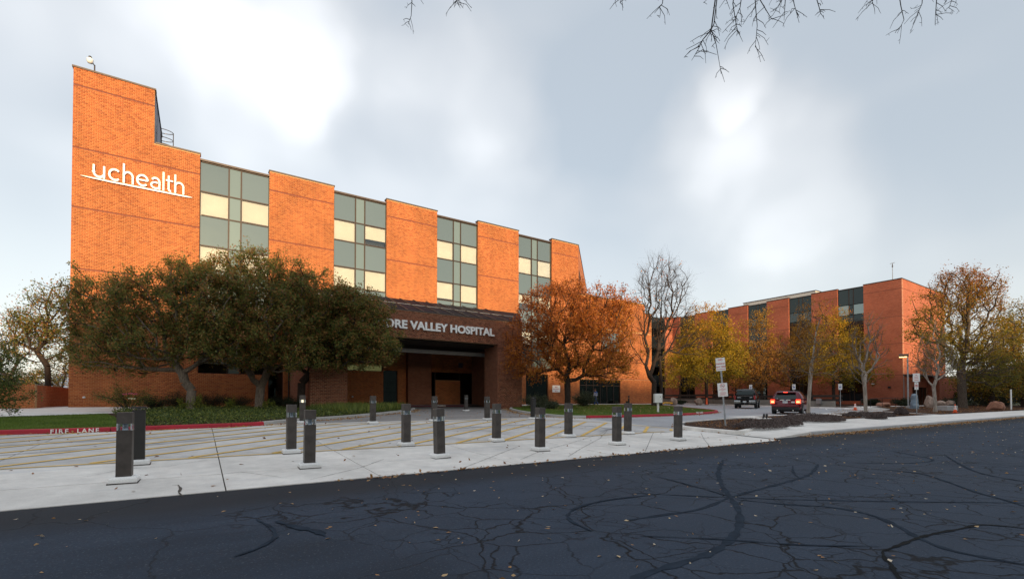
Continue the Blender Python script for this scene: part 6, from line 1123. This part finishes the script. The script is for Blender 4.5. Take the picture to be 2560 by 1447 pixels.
def suv(p, hd, label):
    T = root('parked_car', p, label, 'car', rz=hd); m = MB()
    section(m, [(0.02, ring(.80, .42, .98, .8)), (.10, ring(.90, .38, 1.04, .8)), (.5, ring(.955, .30, 1.08, .82)), (1.6, ring(.965, .26, 1.07, .82)), (3.3, ring(.965, .26, 1.05, .82)), (3.9, ring(.945, .28, 1.0, .8)), (4.45, ring(.88, .32, .88, .72)), (4.7, ring(.74, .4, .76, .64))]); body = m.build('body', M['car_red'], T, True, True)
    m = MB(); lv = []
    for (z, x0, x1, w) in ((1.04, .10, 3.45, .915), (1.2, .20, 3.15, .875), (1.5, .42, 2.68, .755), (1.62, .52, 2.45, .70), (1.68, .70, 2.25, .63)): lv.append([(x0, -w, z), (x0 - .03, -w * .6, z), (x0 - .03, w * .6, z), (x0, w, z), (x1, w, z), (x1 + .12, w * .6, z), (x1 + .12, -w * .6, z), (x1, -w, z)])
    m.loft(lv); cab = m.build('cabin', M['car_red'], T, True, True)
    def g(name, q, mat='car_glass'): MB().add(q, [tuple(range(len(q)))]).build(name, M[mat], cab, True)
    g('rear_window', [(.06, -.70, 1.12), (.06, .70, 1.12), (.34, .62, 1.50), (.34, -.62, 1.50)])
    for s in (-1, 1):
        Y = lambda z: s * (.915 - (z - 1.04) * .46 + .012)
        for (xa, xb, xc, xd) in ((.42, .95, 1.0, .62), (1.02, 1.95, 1.95, 1.08), (2.03, 3.2, 2.62, 2.03)): g('side_window', [(xa, Y(1.1), 1.1), (xb, Y(1.1), 1.1), (xc, Y(1.53), 1.53), (xd, Y(1.53), 1.53)])
    g('windscreen', [(3.48, -.75, 1.1), (3.48, .75, 1.1), (2.72, .62, 1.57), (2.72, -.62, 1.57)]); MB().cbox(.22, .62, -.62, .62, 1.58, 1.64, .015).build('spoiler', M['car_red'], T, True); MB().box(.205, .222, -.13, .13, 1.588, 1.628).build('brake_light', M['lit_red'], T, True)
    for s in (-1, 1):
        y0, y1 = sorted((s * .68, s * .94)); t = MB().box(.0, .22, y0, y1, .80, 1.08).build('tail_light', M['lit_red'], T, True); yy0, yy1 = sorted((s * .71, s * .90)); MB().box(-.008, .0, yy0, yy1, .86, .96).build('lamp_glow', M['lit_amber'], t, True); y2, y3 = sorted((s * .90, s * 1.12)); MB().cbox(2.7, 2.9, y2, y3, 1.05, 1.2, .02).build('mirror', M['car_red'], T, True); MB().box(1.35, 1.55, *sorted((s * .955, s * .985)), .92, .95).build('door_handle', M['chrome'], T, True); MB().path([(.7, s * .6, 1.69), (.8, s * .6, 1.73), (2.1, s * .6, 1.73), (2.2, s * .6, 1.69)], .018, 6).build('roof_rail', M['black'], T, True)
        for x in (.95, 3.75): m = MB().tube((x, s * .80, .38), (x, s * .975, .38), .44, None, 24); m.build('wheel_arch', M['black'], T, True); wheel(T, x, s * .87, .37, .24, s)
    MB().cbox(-.06, .25, -.86, .86, .34, .56, .02).build('rear_bumper', M['black'], T, True); MB().cbox(-.075, .2, -.84, .84, .56, .72, .03).build('bumper_cover', M['car_red'], T, True); MB().box(-.005, .06, -.34, .34, 1.035, 1.075).build('chrome_strip', M['chrome'], T, True); MB().box(-.006, .03, -.16, .16, .82, .98).build('licence_plate', M['plate'], T, True); MB().lathe((-.006, 0, 1.05), [(.05, -.02), (.05, .02)], 12).build('badge', M['sign_blue'], T, True)
    MB().add([(-.006, -.42, .84), (-.006, -.58, .84), (-.006, -.62, .89), (-.006, -.58, .94), (-.006, -.42, .94), (-.006, -.38, .89)], [(0, 1, 2, 3, 4, 5)]).build('sticker', M['white'], T, True); MB().box(.075, .085, .45, .62, 1.13, 1.165).build('window_sticker', M['plate'], cab, True); MB().box(.3, 4.4, -.75, .75, .2, .34).build('underbody', M['black'], T, True)
    for y in (-.5, .5): MB().tube((-.03, y, .3), (.3, y, .3), .04, None, 10).build('exhaust', M['chrome'], T, True)
    return T
def truck(p, hd, label):
    T = root('pickup_truck', p, label, 'truck', rz=hd); m = MB(); section(m, [(.08, ring(.90, .55, 1.32, 1.0)), (.2, ring(.98, .5, 1.34, 1.0)), (2.2, ring(1.0, .48, 1.34, 1.0)), (4.2, ring(1.0, .48, 1.32, 1.0)), (5.2, ring(.97, .5, 1.22, .95)), (5.6, ring(.86, .55, 1.08, .9))]); m.build('body', M['car_black'], T, True, True)
    m = MB(); m.loft([[(x0, -w, z), (x0, w, z), (x1, w, z), (x1, -w, z)] for (z, x0, x1, w) in ((1.33, .1, 2.25, .93), (1.75, .26, 2.25, .84), (1.93, .42, 2.25, .70), (1.96, .6, 2.2, .55))]); cap = m.build('bed_cap', M['car_black'], T, True, True); MB().add([(.105, -.78, 1.40), (.105, .78, 1.40), (.295, .70, 1.82), (.295, -.70, 1.82)], [(0, 1, 2, 3)]).build('rear_window', M['car_glass'], cap, True)
    m = MB(); m.loft([[(x0, -w, z), (x0, w, z), (x1, w, z), (x1, -w, z)] for (z, x0, x1, w) in ((1.31, 2.3, 4.25, .95), (1.8, 2.4, 3.5, .78), (1.9, 2.55, 3.3, .68))]); m.build('cab', M['car_black'], T, True, True)
    for s in (-1, 1):
        MB().box(.045, .16, *sorted((s * .80, s * .96)), .92, 1.30).build('tail_light', M['dull_red'], T, True); MB().cbox(3.35, 3.5, *sorted((s * 1.0, s * 1.25)), 1.32, 1.55, .02).build('mirror', M['car_black'], T, True)
        for x in (1.25, 4.55): MB().tube((x, s * .82, .5), (x, s * 1.01, .5), .46, None, 24).build('wheel_arch', M['black'], T, True); wheel(T, x, s * .90, .40, .27, s)
        MB().cbox(-.12, .1, *sorted((s * .38, s * .96)), .56, .80, .03).build('bumper', M['chrome'], T, True)
    MB().cbox(-.11, .1, -.375, .375, .56, .68, .02).build('step_pad', M['black'], T, True); MB().box(-.005, .075, -.74, .74, .86, 1.28).build('tailgate', M['car_black'], T, True); MB().box(-.02, .0, -.62, .62, 1.22, 1.27).build('tailgate_trim', M['coping'], T, True); MB().box(-.13, -.115, -.15, .15, .62, .76).build('licence_plate', M['plate'], T, True)
    text_b = MB().box(-.012, -.004, .34, .68, 1.08, 1.13).build('badge', M['plate'], T, True); MB().box(-.012, -.004, -.66, -.44, 1.08, 1.13).build('badge', M['plate'], T, True); MB().tube((-.2, 0, .5), (.1, 0, .5), .035, None, 8).build('tow_bar', M['chrome'], T, True); MB().box(.3, 5.3, -.7, .7, .35, .55).build('underbody', M['black'], T, True)
p = gp(1963, 1036.5); suv((p.x, p.y, fz(p.y + .4) + .002), R(16.4), 'maroon sport utility car with brake lights on, driving through the car park'); p = gp(1862, 1021.5); truck((p.x, p.y, fz(p.y + 1.2) - .0), R(25), 'black pickup truck with a bed cap seen from behind in the car park')
# ================================================================ person
q = cp(1490, 1009, 53.5); q.z = fz(q.y) + .115
PE = root('person', q, 'person in blue scrubs and pale jacket walking past the ground floor windows', 'person', rz=R(180))
J = [((0, 0, .96), .13), ((.03, 0, 1.18), .125), ((.06, 0, 1.40), .14), ((.08, 0, 1.50), .06), ((.11, 0, 1.58), .07), ((.12, 0, 1.68), .095), ((.11, 0, 1.76), .07), ((.0, .09, .90), .09), ((.16, .09, .52), .065), ((.30, .09, .08), .045), ((.42, .09, .05), .035), ((0, -.09, .90), .09), ((-.10, -.09, .50), .065), ((-.38, -.09, .12), .045), ((-.30, -.09, .04), .035), ((.06, .19, 1.40), .065), ((.0, .23, 1.12), .05), ((.14, .22, .92), .035), ((.19, .22, .86), .03), ((.06, -.19, 1.40), .065), ((.06, -.24, 1.12), .05), ((.22, -.2, .95), .035), ((.27, -.2, .90), .03)]
E_ = [(0, 1), (1, 2), (2, 3), (3, 4), (4, 5), (5, 6), (0, 7), (7, 8), (8, 9), (9, 10), (0, 11), (11, 12), (12, 13), (13, 14), (2, 15), (15, 16), (16, 17), (17, 18), (2, 19), (19, 20), (20, 21), (21, 22)]
me = bpy.data.meshes.new('skeleton'); me.from_pydata([j[0] for j in J], E_, []); tmp = link(bpy.data.objects.new('skeleton', me)); bm = bmesh.new(); bm.from_mesh(me); ly = bm.verts.layers.skin.verify(); bm.verts.ensure_lookup_table()
for v, j in zip(bm.verts, J): v[ly].radius = (j[1], j[1]); v[ly].use_root = False
bm.verts[0][ly].use_root = True; bm.to_mesh(me); bm.free(); tmp.modifiers.new('skin', 'SKIN'); sb = tmp.modifiers.new('sub', 'SUBSURF'); sb.levels = 1; sb.render_levels = 1; bpy.context.view_layer.update()
bme = bpy.data.meshes.new_from_object(tmp.evaluated_get(bpy.context.evaluated_depsgraph_get())); bpy.data.objects.remove(tmp); bme.name = 'body'; bme.materials.clear()
for k in ('scrub', 'shirt', 'skin'): bme.materials.append(M[k])
for pl in bme.polygons:
    c = pl.center; pl.use_smooth = True; pl.material_index = 2 if (c.z > 1.5 or (abs(c.y) > .17 and c.z < 1.0)) else (1 if 1.0 < c.z < 1.33 else 0)
link(bpy.data.objects.new('body', bme), PE)
m = MB(); m.lathe((.095, 0, 1.66), [(.10, 0), (.115, .07), (.09, .14), (.03, .17)], 12); m.build('hair', M['hair'], PE, True, True); m = MB(); m.lathe((.21, 0, 1.655), [(.006, 0), (.016, .015), (.004, .05)], 6); m.build('nose', M['skin'], PE, True)
m = MB(); m.cbox(.26, .47, .04, .14, .0, .07, .02).cbox(-.40, -.24, -.14, -.04, 0, .08, .02); m.build('shoes', M['black'], PE, True)
